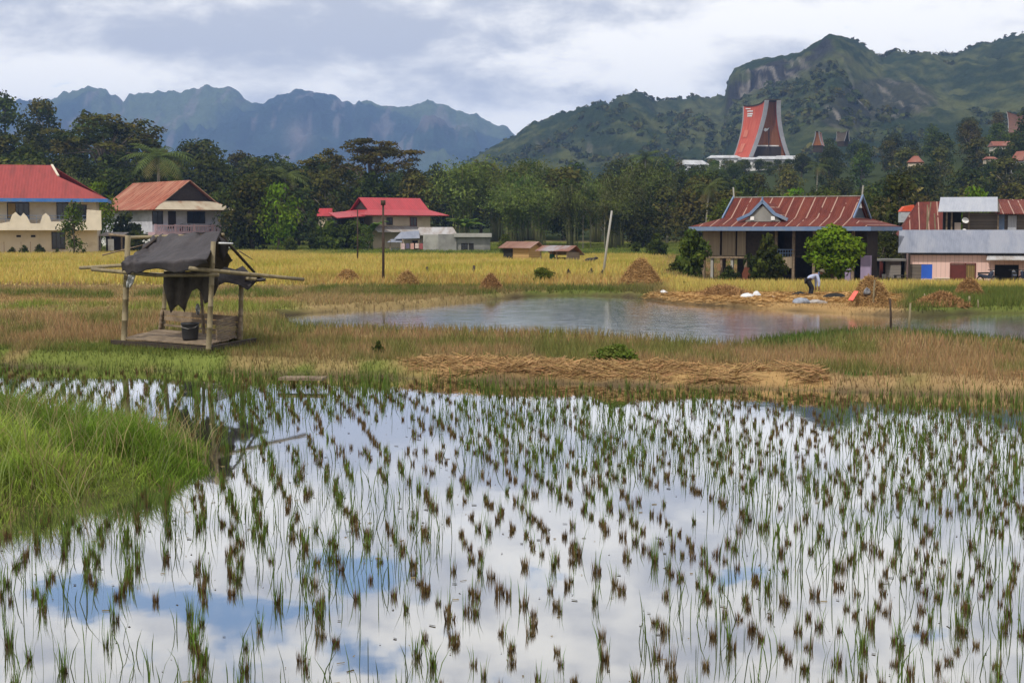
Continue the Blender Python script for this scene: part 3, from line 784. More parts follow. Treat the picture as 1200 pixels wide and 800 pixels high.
# ------------------------------------------------------------------ trees
def leaf_quads(ctr, nrm, size, r, squash=0.55):
    """bent kite-shaped leaf sprays: 4 verts each"""
    n = len(ctr)
    t = r.normal(size=(n, 3)); t -= (t * nrm).sum(1)[:, None] * nrm; t /= np.linalg.norm(t, axis=1)[:, None] + 1e-9
    b = np.cross(nrm, t)
    s = size[:, None]
    V = np.stack([ctr - t * s, ctr + b * s * squash + nrm * s * 0.12, ctr + t * s, ctr - b * s * squash - nrm * s * 0.12], 1)
    return V.reshape(-1, 3)
def crown_mesh(name, clumps, per, size, cols, r, parent, up=0.5, mat=None, fill=0.25):
    """clumps: list of (x,y,z,rx,rz). Leaves over each clump's shell and through its volume"""
    Vs = []; Cs = []
    for (x, y, z, rx, rz) in clumps:
        n = max(8, int(per * (rx * rx) ** 0.9))
        d = r.normal(size=(n, 3)); d /= np.linalg.norm(d, axis=1)[:, None]
        d[:, 2] = np.where(r.random(n) < up * 0.6, np.abs(d[:, 2]), d[:, 2])
        rad = np.where(r.random(n) < fill, r.random(n) ** 0.5 * 0.8, 0.72 + 0.42 * r.random(n))
        c = np.array((x, y, z)) + d * rad[:, None] * np.array((rx, rx, rz))
        nr = d + r.normal(size=(n, 3)) * 0.65 + np.array((0, 0, up)); nr /= np.linalg.norm(nr, axis=1)[:, None]
        Vs.append(leaf_quads(c, nr, size * (0.6 + 0.8 * r.random(n)), r))
        base = np.asarray(cols[r.integers(len(cols))]) * (0.82 + 0.36 * r.random()) * np.array((1.18, 1.03, 0.72))
        cc = base * (0.75 + 0.5 * r.random((n, 1))) * (1 + 0.16 * (r.random((n, 3)) - 0.5))
        Cs.append(np.repeat(cc, 4, 0))
    V = np.concatenate(Vs); Cc = np.concatenate(Cs); n = len(V) // 4
    return raw_mesh(name, V, np.full(n, 4), np.arange(4 * n), mat or M_leaf, Cc, parent=parent)
def trunk_mesh(name, h, rad, limbs, r, parent, mat, lean=0.0):
    mb = MB(); k = 5
    pts = [(lean * h * (i / k) ** 1.5 + r.normal() * rad * 0.4 * (i > 0), r.normal() * rad * 0.4 * (i > 0), h * i / k - 0.4 * (i == 0)) for i in range(k + 1)]
    mb.tube(pts, [rad * (1.35 if i == 0 else 1 - 0.55 * i / k) for i in range(k + 1)], 8)
    for (x, y, z) in limbs:
        st = pts[int(np.clip(round(k * 0.45 + r.random() * k * 0.5), 1, k))]
        mid = ((st[0] + x) / 2 + r.normal() * 0.1, (st[1] + y) / 2, (st[2] * 0.55 + z * 0.45) )
        mb.tube([st, mid, (x, y, z)], [rad * 0.5, rad * 0.3, rad * 0.1], 6)
    return mb.build(name, mat, parent, True)
DK = [(0.0336, 0.0512, 0.0176), (0.0440, 0.0624, 0.0192), (0.0280, 0.0432, 0.0192), (0.0576, 0.0720, 0.0240)]
MD = [(0.0585, 0.0920, 0.0218), (0.0718, 0.1053, 0.0250), (0.0468, 0.0749, 0.0218)]
OL = [(0.0720, 0.0800, 0.0288), (0.0896, 0.0896, 0.0336), (0.0576, 0.0680, 0.0240)]
LM = [(0.0997, 0.1757, 0.0171), (0.0808, 0.1520, 0.0171), (0.1187, 0.1947, 0.0209), (0.0665, 0.1235, 0.0171)]
BB = [(0.1230, 0.1435, 0.0328), (0.1025, 0.1271, 0.0295), (0.0861, 0.1107, 0.0279)]
FLK = [(0.035, 0.050, 0.018), (0.045, 0.06, 0.02), (0.17, 0.18, 0.09), (0.04, 0.055, 0.02)]
def make_broad(seed, h, wd, cols, per=26, size=0.32, base=0.25, nc=34, mat=None, pale=False):
    r = np.random.default_rng(seed)
    root = thing('broadleaf_tree', '', 'tree')
    cl = []; limbs = []
    for i in range(nc):
        t = r.random(); zz = base + (1 - base) * t
        prof = math.sin(math.pi * min(1, 0.12 + 0.86 * t)) ** 0.7
        a = r.random() * 6.283; q = (r.random() ** 0.6) * prof
        rx = wd * (0.13 + 0.13 * r.random())
        x, y, z = math.cos(a) * q * wd * 0.42, math.sin(a) * q * wd * 0.42, zz * h - rx * 0.5
        cl.append((x, y, z, rx, rx * 0.7))
        if i % 5 == 0: limbs.append((x, y, z))
    crown_mesh('crown', cl, per, size, cols, r, root, mat=mat)
    trunk_mesh('trunk', h * 0.72, wd * 0.028 + 0.04, limbs, r, root, M_palebark if pale else M_bark)
    return root
def make_umbrella(seed, h, wd, cols):
    r = np.random.default_rng(seed)
    root = thing('umbrella_tree', '', 'tree'); cl = []; limbs = []
    for i in range(46):
        a = r.random() * 6.283; q = r.random() ** 0.5
        lev = r.choice([0.78, 0.88, 0.97]) - 0.16 * q * q
        q2 = q * (1.0 if lev < 0.9 else 0.7)
        x, y, z = math.cos(a) * q2 * wd * 0.47, math.sin(a) * q2 * wd * 0.4, lev * h
        cl.append((x, y, z, wd * (0.06 + 0.05 * r.random()), 0.45 + 0.3 * r.random()))
        if i % 3 == 0: limbs.append((x * 0.85, y * 0.85, z - 0.3))
    crown_mesh('crown', cl, 60, 0.26, cols, r, root, up=1.1)
    mb = MB()
    mb.tube([(0, 0, -0.5), (0.2, 0, h * 0.3), (0, 0.2, h * 0.5)], [0.55, 0.36, 0.28], 8)
    for (x, y, z) in limbs:
        mb.tube([(0.1, 0.1, h * (0.34 + 0.15 * r.random())), (x * 0.45, y * 0.45, h * 0.64 + (z - h * .64) * .3), (x, y, z)], [0.16, 0.10, 0.03], 6)
    mb.build('trunk', M_bark, root, True)
    return root
def make_bamboo(seed, h, wd, cols):
    r = np.random.default_rng(seed)
    root = thing('bamboo_clump', '', 'bamboo'); mb = MB(); Vs = []; Cs = []
    for i in range(30):
        a = r.random() * 6.283; q = r.random() ** 0.5; b0 = np.array((math.cos(a) * q * 1.2, math.sin(a) * q * 1.2, -0.3))
        hh = h * (0.62 + 0.42 * r.random()); ln = wd * (0.18 + 0.34 * r.random())
        pts = []
        for k in range(8):
            t = k / 7
            pts.append((b0[0] + math.cos(a) * ln * t ** 2.2, b0[1] + math.sin(a) * ln * t ** 2.2, hh * (math.sin(t * 1.75) / 0.985) if t < 0.9 else hh * (math.sin(0.9 * 1.75) / 0.985 - (t - .9) * 1.6)))
        mb.tube(pts, [0.07 * (1 - 0.8 * k / 7) + 0.008 for k in range(8)], 5)
        P_ = np.array(pts); base = np.asarray(cols[r.integers(len(cols))]) * (0.85 + 0.35 * r.random())
        n = 170; t = 0.22 + 0.78 * r.random(n) ** 0.8; fi = t * 7; i0 = np.minimum(fi.astype(int), 6); f = (fi - i0)[:, None]
        c = P_[i0] * (1 - f) + P_[i0 + 1] * f + r.normal(size=(n, 3)) * np.array((0.55, 0.55, 0.4)) * (0.5 + t[:, None])
        c[:, 2] -= 0.2
        nr = r.normal(size=(n, 3)) * 0.6 + np.array((math.cos(a) * 0.5, math.sin(a) * 0.5, 0.8)); nr /= np.linalg.norm(nr, axis=1)[:, None]
        Vs.append(leaf_quads(c, nr, 0.24 * (0.6 + 0.8 * r.random(n)), r, 0.4))
        Cs.append(np.repeat(base * (0.75 + 0.5 * r.random((n, 1))), 4, 0))
    V = np.concatenate(Vs); n = len(V) // 4
    raw_mesh('crown', V, np.full(n, 4), np.arange(4 * n), M_leaf, np.concatenate(Cs), parent=root)
    mb.build('culm', pmat('bamboo_culm', (0.11, 0.13, 0.04), (0.17, 0.15, 0.07), 2, 0.6), root, True)
    return root
def make_palm(seed, h, L=3.6):
    r = np.random.default_rng(seed)
    root = thing('coconut_palm', '', 'palm tree')
    top = np.array((0.5, 0.1, h))
    MB().tube([(0, 0, -0.4), (0.1, 0, h * 0.35), (0.3, 0, h * 0.7), tuple(top)], [0.24, 0.17, 0.14, 0.12], 8).build('trunk', M_palebark, root, True)
    Vs = []; Cs = []
    for i in range(24):
        a = 6.283 * i / 24 + r.normal() * 0.15; el = 1.2 - 1.5 * r.random(); 
        base = np.array((0.085, 0.105, 0.032)) * (0.7 + 0.6 * r.random()) if el > -0.1 else np.array((0.15, 0.125, 0.05))
        ll = L * (0.8 + 0.35 * r.random()); prev = top.copy(); e = el
        hd = np.array((math.cos(a), math.sin(a), 0)); sd_ = np.array((-math.sin(a), math.cos(a), 0))
        for k in range(14):
            d = hd * math.cos(e) + np.array((0, 0, math.sin(e))); nx = prev + d * ll / 14; e -= 0.10
            wl = 0.62 * math.sin(math.pi * (0.12 + 0.85 * (k / 14))) + 0.1
            for s in (-1, 1):
                tip = (prev + nx) / 2 + sd_ * s * wl + np.array((0, 0, -0.5 * wl)) + d * 0.30
                Vs += [prev, prev + d * 0.15, tip + d * 0.05, tip]; Cs += [base * (0.8 + 0.4 * r.random())] * 4
            prev = nx
    n = len(Vs) // 4
    raw_mesh('crown', np.array(Vs), np.full(n, 4), np.arange(4 * n), M_leaf, np.array(Cs), parent=root)
    return root
def make_slender(seed, h, wd, cols):
    r = np.random.default_rng(seed)
    root = thing('slender_tree', '', 'tree'); cl = []; limbs = []
    for i in range(22):
        t = 0.5 + 0.5 * r.random(); a = r.random() * 6.283; q = r.random() ** 0.6 * (1.25 - t)
        x, y, z = math.cos(a) * q * wd, math.sin(a) * q * wd, t * h
        cl.append((x, y, z, wd * (0.14 + 0.1 * r.random()), wd * 0.12)); limbs.append((x, y, z))
    crown_mesh('crown', cl, 26, 0.3, cols, r, root)
    mb = MB(); mb.tube([(0, 0, -0.4), (0.05, 0, h * 0.5), (0.15, 0.1, h * 0.95)], [0.2, 0.15, 0.05], 8)
    for (x, y, z) in limbs[::2]: mb.tube([(0.08, 0, z * 0.82), (x, y, z)], [0.08, 0.03], 5)
    mb.build('trunk', M_palebark, root, True)
    return root
TP = {}
def proto(key, f, *a, **k):
    o = f(*a, **k); note_kids(o); TP[key] = [o, False, o]; return o
proto('dark1', make_broad, 1, 10, 9.0, DK); proto('dark2', make_broad, 2, 10, 8.0, DK, nc=28); proto('dark3', make_broad, 3, 10, 10.5, DK + OL[:1], nc=40)
proto('mid1', make_broad, 4, 10, 8.5, MD); proto('mid2', make_broad, 5, 10, 7.5, MD + DK[1:2], nc=26)
proto('olive1', make_broad, 6, 10, 9.0, OL, pale=True, nc=26); proto('olive2', make_broad, 7, 10, 8.0, OL + DK[:1], pale=True, nc=30)
proto('lime', make_broad, 8, 10, 8.0, LM, size=0.26, per=34); proto('lime2', make_broad, 9, 10, 9.5, LM[:3], size=0.42, per=34, base=0.2, nc=60)
proto('flecked', make_broad, 10, 10, 7.5, FLK, nc=44, base=0.15, pale=True)
proto('umbrella', make_umbrella, 11, 17, 19, OL); proto('umbrella2', make_umbrella, 12, 14, 15, OL + DK[:1])
proto('bamboo1', make_bamboo, 13, 12, 10, BB); proto('bamboo2', make_bamboo, 14, 12, 11, BB + MD[:1]); proto('bamboo3', make_bamboo, 15, 12, 9, BB[1:] + OL[:1])
proto('palm1', make_palm, 16, 10); proto('palm2', make_palm, 17, 10)
proto('slender', make_slender, 18, 12, 5.0, OL + MD[:1])
proto('weed', make_broad, 23, 10, 14, [(0.085, 0.125, 0.03), (0.07, 0.105, 0.026), (0.10, 0.13, 0.04)], base=0.02, size=0.5, per=24, nc=40)
proto('shrub', make_broad, 19, 10, 11, MD, base=0.04, size=0.7, per=22, nc=40); proto('shrub2', make_broad, 20, 10, 10, DK + MD[:1], base=0.04, size=0.6, per=22, nc=40)
TREEH = {'umbrella': 17, 'umbrella2': 14, 'slender': 12, 'bamboo1': 12, 'bamboo2': 12, 'bamboo3': 12}
def put_tree(key, loc, h, wscale=1.0, label='', group=None, name=None, cat=None):
    e = TP[key]
    if not e[1]: o = e[0]; e[1] = True
    else: o = copy_tree(e[0])
    s = h / TREEH.get(key, 10.6 if 'palm' not in key else 12.0)
    o.location = loc; o.rotation_euler = (0, 0, random.random() * 6.28); o.scale = (s * wscale, s * wscale, s)
    if name: o.name = name
    o['label'] = label
    if cat: o['category'] = cat
    if group: o['group'] = group
    elif 'group' in o: del o['group']
    return o
def tree_px(key, px, top, D, base=None, ws=1.0, sink=0.0, **k):
    g = ground_at(px, D)
    if base is not None: g.z = P(px, base, D).z
    h = P(px, top, D).z - g.z
    return put_tree(key, g, h, ws, **k)

# forest rows behind the fields
SKY_PX = [-200, 0, 40, 80, 120, 150, 170, 190, 230, 270, 300, 340, 370, 400, 440, 480, 505, 530, 550, 580, 620, 660, 700, 740, 780, 820, 850, 930, 945, 960, 1000, 1050, 1100, 1150, 1200, 1400]
SKY_PY = [85, 90, 92, 104, 116, 132, 152, 166, 162, 160, 167, 172, 182, 192, 192, 190, 186, 188, 191, 182, 180, 176, 172, 176, 182, 192, 187, 186, 174, 160, 158, 147, 138, 130, 120, 100]
FOREST_LABELS = {
 'dark1': 'dense dark green tree with a rounded crown in the forest behind the fields', 'dark2': 'narrow dark green tree crowded into the forest behind the fields',
 'dark3': 'broad dark tree with an uneven crown in the forest behind the fields', 'mid1': 'mid green leafy tree among darker ones in the forest behind the fields',
 'mid2': 'smaller mid green tree among darker ones in the forest behind the fields', 'olive1': 'olive green tree with a pale trunk in the forest behind the fields',
 'olive2': 'dull olive tree with an open crown in the forest behind the fields', 'bamboo1': 'yellow green feathery bamboo clump arching out of the forest edge',
 'bamboo2': 'tall bamboo clump with drooping plumes at the forest edge', 'bamboo3': 'olive tinted bamboo clump at the forest edge', 'slender': 'thin tree with a bare pale trunk at the forest edge',
 'palm1': 'coconut palm rising out of the forest crowns', 'palm2': 'coconut palm rising out of the forest crowns'}
HOUSE_CLEAR = [(-160, 130, 182), (120, 300, 206), (385, 580, 214)]      # px range, depth kept free
cnt = 0
def forest_row(D, lo, hi, step, hmin, hmax, keys, skyw):
    global cnt
    px = lo + random.random() * step * F / D
    while px < hi:
        ok = not any(a < px < b and D < dd for a, b, dd in HOUSE_CLEAR)
        if ok:
            dd = D * (1 + random.uniform(-0.025, 0.025)); g = ground_at(px, dd)
            cap = P(px, np.interp(px, SKY_PX, SKY_PY), dd).z - g.z
            h = random.uniform(hmin, hmax)
            h = min(h, cap * random.uniform(0.86, 1.04)) if not skyw else cap * random.uniform(0.84, 1.03) if D != 404 else cap * random.uniform(0.98, 1.14)
            h = min(max(h, 3.5), 19)
            if cap > 3:
                key = random.choice(keys(px))
                put_tree(key, g, h, random.uniform(0.85, 1.15) if h > 6 else 1.3, FOREST_LABELS[key], 'trees of the forest behind the fields'); cnt += 1
        px += step * F / D * random.uniform(0.75, 1.3)
def kf(px):
    if px < 210: return ['dark1', 'dark2', 'mid1', 'mid2', 'olive2', 'dark3', 'olive1', 'bamboo3']
    if px < 520: return ['dark1', 'dark3', 'olive1', 'olive2', 'mid2', 'dark2']
    if px < 640: return ['bamboo1', 'bamboo2', 'bamboo3', 'bamboo1', 'bamboo2', 'mid1']
    if px < 700: return ['bamboo2', 'bamboo3', 'olive1', 'dark1', 'mid1']
    if px < 860: return ['dark1', 'dark3', 'olive1', 'olive2', 'mid1', 'mid2', 'bamboo3']
    return ['dark1', 'dark2', 'dark3', 'olive2', 'mid2', 'mid1', 'olive1', 'dark3']
def kback(px):
    return ['dark1', 'dark2', 'dark3', 'mid2', 'olive2']
forest_row(187, -60, 215, 6.0, 5, 8, kf, False)
forest_row(196, 520, 830, 5.2, 6, 9, kf, False)
forest_row(206, -80, 850, 6.0, 8.5, 12, kf, False)
forest_row(222, -80, 900, 6.4, 9.5, 13.5, kf, False)
forest_row(150, 830, 1290, 6.5, 4, 8, kf, False)
forest_row(185, 850, 1290, 6.8, 6, 9, kf, False)
forest_row(225, 860, 1290, 7.5, 7, 10, kf, False)
forest_row(245, -80, 900, 7.2, 9, 13, kback, False)
forest_row(270, 880, 1290, 8.5, 8, 11, kf, False)
forest_row(278, -80, 880, 8.2, 8, 13, kback, False)
forest_row(330, -80, 900, 8.6, 8, 12, kback, True)
forest_row(325, 900, 1290, 9.0, 8, 11, kf, False)
forest_row(385, 780, 1290, 7.5, 8, 12, kf, False)
forest_row(404, 775, 945, 3.6, 8, 14, kf, True)
forest_row(455, 935, 1290, 10.5, 8, 13, kf, True)
print('FOREST', cnt)
# far wood climbing the foot of the ridge and the saddle at the left: one mass
def mass(name, xs, ys, zs, rad, per, size, cols, seed):
    r = np.random.default_rng(seed); cl = [(a, b, c, q, q * 0.75) for a, b, c, q in zip(xs, ys, zs, rad)]
    o = crown_mesh(name, cl, per, size, cols, r, None); tag(o, kind='stuff'); return o
xs = []; ys2 = []; zs = []; rd = []
for _ in range(2600):
    p = random.uniform(430, 1330); y = random.uniform(570, 1130); x = (p - 600) / F * y
    if fbm(np.array([x / 60]), np.array([y / 90]), 201, 3)[0] < 0.50 + 0.16 * (y - 570) / 560: continue
    z = float(zridge(np.array([x]), np.array([y]), np.array([p]))[0]); q = random.uniform(1.6, 4.2)
    xs.append(x); ys2.append(y); zs.append(z + q * 0.3); rd.append(q)
for _ in range(260):          # shrubs along the ridge line
    p = random.uniform(540, 1300); y = RC0 + 60 * math.sin(p / 60.0); x = (p - 600) / F * y
    z = float(zridge(np.array([x]), np.array([y]), np.array([p]))[0]); q = random.uniform(0.6, 1.6) if not 1020 < p < 1120 else random.uniform(1.4, 3.2)
    xs.append(x); ys2.append(y); zs.append(z + q * 0.2); rd.append(q)
mass('ridge_woods', xs, ys2, zs, rd, 3.4, 1.5, DK + OL[:1], 301)
xs = []; ys2 = []; zs = []; rd = []
for _ in range(900):
    p = random.uniform(100, 640); y = random.uniform(380, 700); x = (p - 600) / F * y
    zt = P(p, np.interp(p, [100, 200, 300, 400, 520, 640], [168, 176, 180, 196, 206, 205]), y).z
    z = min(float(T(x, y)) + 4, zt); q = random.uniform(3, 6)
    xs.append(x); ys2.append(y); zs.append(z - q * 0.3); rd.append(q)
mass('far_woods', xs, ys2, zs, rd, 5.0, 1.3, DK, 302)

# ------------------------------------------------------------------ trees that stand out
tree_px('umbrella', 437, 160, 226, ws=1.0, label='wide flat topped umbrella tree towering behind the red roofed house', name='umbrella_tree')
tree_px('umbrella2', 385, 182, 240, ws=1.0, label='smaller flat topped tree left of the tall umbrella tree', name='umbrella_tree')
tree_px('umbrella2', 130, 134, 250, ws=1.2, label='dark flat topped tree leaning out over the slope above the rusty roofed house', name='umbrella_tree')
tree_px('palm1', 189, 163, 199, ws=1.25, label='coconut palm with drooping fronds behind the rusty roofed white house')
tree_px('palm2', 333, 192, 203, ws=1.1, label='coconut palm over the dark tree in the middle distance')
tree_px('palm1', 755, 172, 300, label='lone coconut palm standing above the forest under the low green ridge')
tree_px('palm2', 826, 206, 190, ws=1.1, label='yellowing coconut palm behind the left end of the long rusty roof')
tree_px('palm1', 955, 186, 300, ws=1.1, label='coconut palm just right of the tall boat roofed house')
tree_px('dark3', 296, 203, 186, ws=0.95, label='large dark round tree right of the rusty roofed white house', name='broadleaf_tree')
tree_px('lime', 326, 208, 183, ws=0.80, label='sunlit lime green tree in front of the large dark round tree', name='broadleaf_tree')
tree_px('mid2', 88, 232, 156, base=299, ws=0.75, label='small green tree with a thin trunk in front of the blue eaved house', name='young_tree')
tree_px('shrub2', 150, 246, 178, base=300, ws=0.9, label='big dark green bush between the blue eaved house and the rusty roofed house', name='bush', cat='bush')
tree_px('lime', 118, 206, 186, ws=0.7, label='pale green tree behind the right end of the blue eaved house', name='broadleaf_tree')
for px, top, D, key, lab in [(388, 256, 186, 'shrub', 'round green bush under the left end of the bright red roof'), (412, 252, 187, 'shrub', 'green bush in front of the low wing of the red roofed house'),
                             (428, 262, 184, 'mid1', 'young leafy tree beside the lower wall of the red roofed house'), (372, 262, 190, 'shrub2', 'dark bush left of the red roofed house'),
                             (592, 272, 150, 'mid1', 'small tree with a thin trunk left of the woven hut'), (770, 272, 150, 'shrub2', 'reddish dark shrub at the edge of the green field'),
                             (745, 283, 170, 'shrub', 'low green bush behind the resting buffalo'), (340, 276, 178, 'shrub', 'low light green bush under the lime green tree')]:
    tree_px(key, px, top, D, ws=0.8, label=lab, name='bush' if 'shrub' in key else 'young_tree', cat='bush' if 'shrub' in key else 'tree')
tree_px('shrub', 811, 266, 97, base=328, ws=0.62, label='tall green bush at the left corner of the house on stilts', name='bush', cat='bush')
tree_px('shrub2', 897, 272, 93, base=330, ws=0.75, label='dark climbing shrub in front of the woven wall of the house on stilts', name='bush', cat='bush')
tree_px('shrub2', 790, 306, 96, base=328, ws=1.3, label='low dark shrub left of the house on stilts', name='bush', cat='bush')
tree_px('shrub2', 855, 310, 94, base=330, ws=1.1, label='low leafy shrub under the floor of the house on stilts', name='bush', cat='bush')
tree_px('lime2', 976, 262, 91, base=329, ws=1.08, label='round bright lime green tree in front of the house on stilts', name='broadleaf_tree')
tree_px('dark2', 1036, 268, 108, base=328, ws=0.9, label='dark tree between the house on stilts and the pink house', name='broadleaf_tree')
tree_px('flecked', 1052, 196, 140, ws=0.95, label='tall dark tree flecked with pale leaves right of the long rusty roof', name='broadleaf_tree')
tree_px('lime', 1142, 212, 150, ws=0.75, label='fresh green tree behind the pale metal roof at the right', name='broadleaf_tree')
tree_px('lime', 930, 214, 160, ws=0.7, label='green tree peeping over the middle of the long rusty roof', name='broadleaf_tree')
tree_px('dark2', 1205, 122, 330, ws=0.9, label='dark tree on the hillside at the right edge of the photo', name='broadleaf_tree')
for px, top, D in [(683, 232, 192), (692, 236, 194), (708, 242, 190)]:
    tree_px('slender', px, top, D, ws=0.5, label='thin tree with a bare pale trunk behind the leaning white pole', group='pale trunked trees behind the leaning pole', name='slender_tree')
def make_banana():
    root = thing('banana_plant', '', 'banana plant'); r = np.random.default_rng(77)
    MB().tube([(0, 0, -0.2), (0.03, 0, 1.6)], [0.13, 0.09], 8).build('stem', pmat('banana_stem', (0.12, 0.14, 0.05)), root, True)
    Vs = []; Cs = []
    for i in range(9):
        a = 6.283 * i / 9 + r.normal() * 0.2; e = 1.2 - 0.5 * r.random(); p = np.array((0, 0, 1.5)); hd = np.array((math.cos(a), math.sin(a), 0)); sdv = np.array((-math.sin(a), math.cos(a), 0))
        for k in range(8):
            d = hd * math.cos(e) + np.array((0, 0, math.sin(e))); q = p + d * 0.27; e -= 0.2
            w0 = 0.3 * math.sin(math.pi * (k + 0.2) / 8.4); w1 = 0.3 * math.sin(math.pi * min(1, (k + 1.2) / 8.4))
            for s in (-1, 1):
                Vs += [p, q, q + sdv * s * w1 - np.array((0, 0, w1 * 0.3)), p + sdv * s * w0 - np.array((0, 0, w0 * 0.3))]
                Cs += [np.array((0.10, 0.16, 0.03)) * (0.8 + 0.4 * r.random())] * 4
            p = q
    n = len(Vs) // 4
    raw_mesh('leaves', np.array(Vs), np.full(n, 4), np.arange(4 * n), M_leaf, np.array(Cs), parent=root); note_kids(root); return root
ban = make_banana()
for i, (px, D) in enumerate([(542, 212), (548, 213), (436, 189)]):
    o = ban if i == 0 else copy_tree(ban)
    o.location = ground_at(px, D); o.scale = (1.5, 1.5, 1.6); o.rotation_euler.z = i * 1.3
    o['label'] = ['banana plant behind the grey block house, left of the pair', 'banana plant behind the grey block house, right of the pair', 'banana plant by the wall of the red roofed house'][i]
    o['group'] = 'banana plants by the houses'

# ------------------------------------------------------------------ houses
M_cream = pmat('cream_render', (0.52, 0.43, 0.32), (0.46, 0.38, 0.28), 0.8, 0.85, dirt=(0.30, 0.23, 0.15), dscale=0.5, dlo=0.55, dhi=0.85)
M_cream2 = pmat('pale_cream_render', (0.62, 0.55, 0.45), (0.54, 0.48, 0.39), 0.9, 0.85, dirt=(0.34, 0.28, 0.2), dscale=0.7, dlo=0.55, dhi=0.85)
M_pinkgrey = pmat('pale_pink_render', (0.55, 0.45, 0.40), (0.48, 0.39, 0.34), 1.0, 0.85, dirt=(0.32, 0.26, 0.22), dscale=0.6)
M_blue = pmat('blue_paint', (0.035, 0.12, 0.36), (0.05, 0.16, 0.42), 1.2, 0.6, dirt=(0.12, 0.15, 0.2), dscale=1.2)
M_bluegrey = pmat('faded_blue_paint', (0.10, 0.16, 0.28), (0.15, 0.20, 0.30), 1.5, 0.7, dirt=(0.20, 0.21, 0.22), dscale=1.2)
M_tile = tinmat('red_tile_metal', (0.27, 0.055, 0.050), (0.235, 0.048, 0.044), (0.19, 0.045, 0.04), corr=0.35, rough=0.65)
M_red = tinmat('bright_red_metal', (0.37, 0.038, 0.045), (0.31, 0.032, 0.038), (0.26, 0.03, 0.034), corr=0.3, rough=0.5)
M_rust = tinmat('rusty_tin', (0.30, 0.095, 0.055), (0.17, 0.050, 0.030), (0.34, 0.17, 0.11), seam=(0.36, 0.21, 0.15), pitch=0.8, corr=0.2, rough=0.8)
M_rustdark = tinmat('dark_red_rusty_tin', (0.115, 0.028, 0.021), (0.08, 0.020, 0.016), (0.14, 0.038, 0.025), seam=(0.30, 0.19, 0.15), pitch=0.78, corr=0.15, rough=0.75, seamw=0.11)
M_tin = tinmat('grey_blue_tin', (0.20, 0.215, 0.265), (0.155, 0.17, 0.215), (0.23, 0.24, 0.28), corr=0.12, rough=0.6, streak=2.5)
M_tinpale = tinmat('pale_new_tin', (0.33, 0.345, 0.39), (0.29, 0.305, 0.35), (0.36, 0.37, 0.40), corr=0.12, rough=0.6, streak=2.5)
M_oldtin = tinmat('weathered_tin', (0.30, 0.27, 0.25), (0.22, 0.18, 0.15), (0.36, 0.35, 0.35), corr=0.15, rough=0.7)
M_conc = pmat('bare_concrete', (0.24, 0.235, 0.22), (0.17, 0.165, 0.155), 0.9, 0.9, dirt=(0.10, 0.10, 0.095), dscale=0.5, bump=0.2)
M_concpale = pmat('pale_concrete', (0.34, 0.33, 0.30), (0.27, 0.26, 0.24), 0.9, 0.9, dirt=(0.18, 0.17, 0.155), dscale=0.6)
M_woven = boardmat('woven_bamboo', (0.30, 0.235, 0.16), (0.21, 0.165, 0.115), 0.11, 0, (0.13, 0.10, 0.07), 0.15)
M_wovengold = boardmat('golden_woven_bamboo', (0.42, 0.27, 0.11), (0.34, 0.22, 0.09), 0.16, 2, (0.20, 0.13, 0.06), 0.14)
M_wovengrey = boardmat('grey_woven_bamboo', (0.24, 0.19, 0.15), (0.17, 0.135, 0.11), 0.16, 2, (0.09, 0.075, 0.06), 0.16)
M_pink = boardmat('pink_boards', (0.70, 0.48, 0.425), (0.62, 0.42, 0.37), 0.30, 0, (0.44, 0.29, 0.25), 0.09)
M_planks = boardmat('weathered_planks', (0.17, 0.145, 0.12), (0.09, 0.075, 0.062), 0.24, 2, (0.03, 0.025, 0.02), 0.07)
M_lilac = pmat('lilac_paint', (0.30, 0.24, 0.36), (0.25, 0.20, 0.30), 1.5, 0.8)
M_reddoor = pmat('red_brown_door', (0.115, 0.022, 0.016), (0.085, 0.018, 0.014), 3, 0.6)
M_orange = pmat('orange_sheet', (0.60, 0.09, 0.03), (0.5, 0.07, 0.025), 3, 0.6)
M_coral = pmat('coral_tarp', (0.72, 0.13, 0.09), (0.62, 0.10, 0.07), 5, 0.6, 0.4, 6)

def plate(parent, name, x0, x1, z0, z1, y, mat, t=0.06, M=None):
    return MB(M).box(x0, x1, y - t, y, z0, z1).build(name, mat, parent)
def window(parent, x0, x1, z0, z1, y, fm, pm=None, mull=1, M=None, fw=0.09, name='window', sub='pane'):
    w = MB(M)
    w.box(x0, x0 + fw, y - 0.09, y, z0, z1); w.box(x1 - fw, x1, y - 0.09, y, z0, z1)
    w.box(x0 + fw, x1 - fw, y - 0.09, y, z0, z0 + fw); w.box(x0 + fw, x1 - fw, y - 0.09, y, z1 - fw, z1)
    for i in range(mull):
        xm = x0 + (x1 - x0) * (i + 1) / (mull + 1); w.box(xm - fw / 3, xm + fw / 3, y - 0.08, y, z0 + fw, z1 - fw)
    o = w.build(name, fm, parent)
    MB(M).box(x0 + fw, x1 - fw, y - 0.035, y - 0.004, z0 + fw, z1 - fw).build(sub, pm or M_glass, o)
    return o
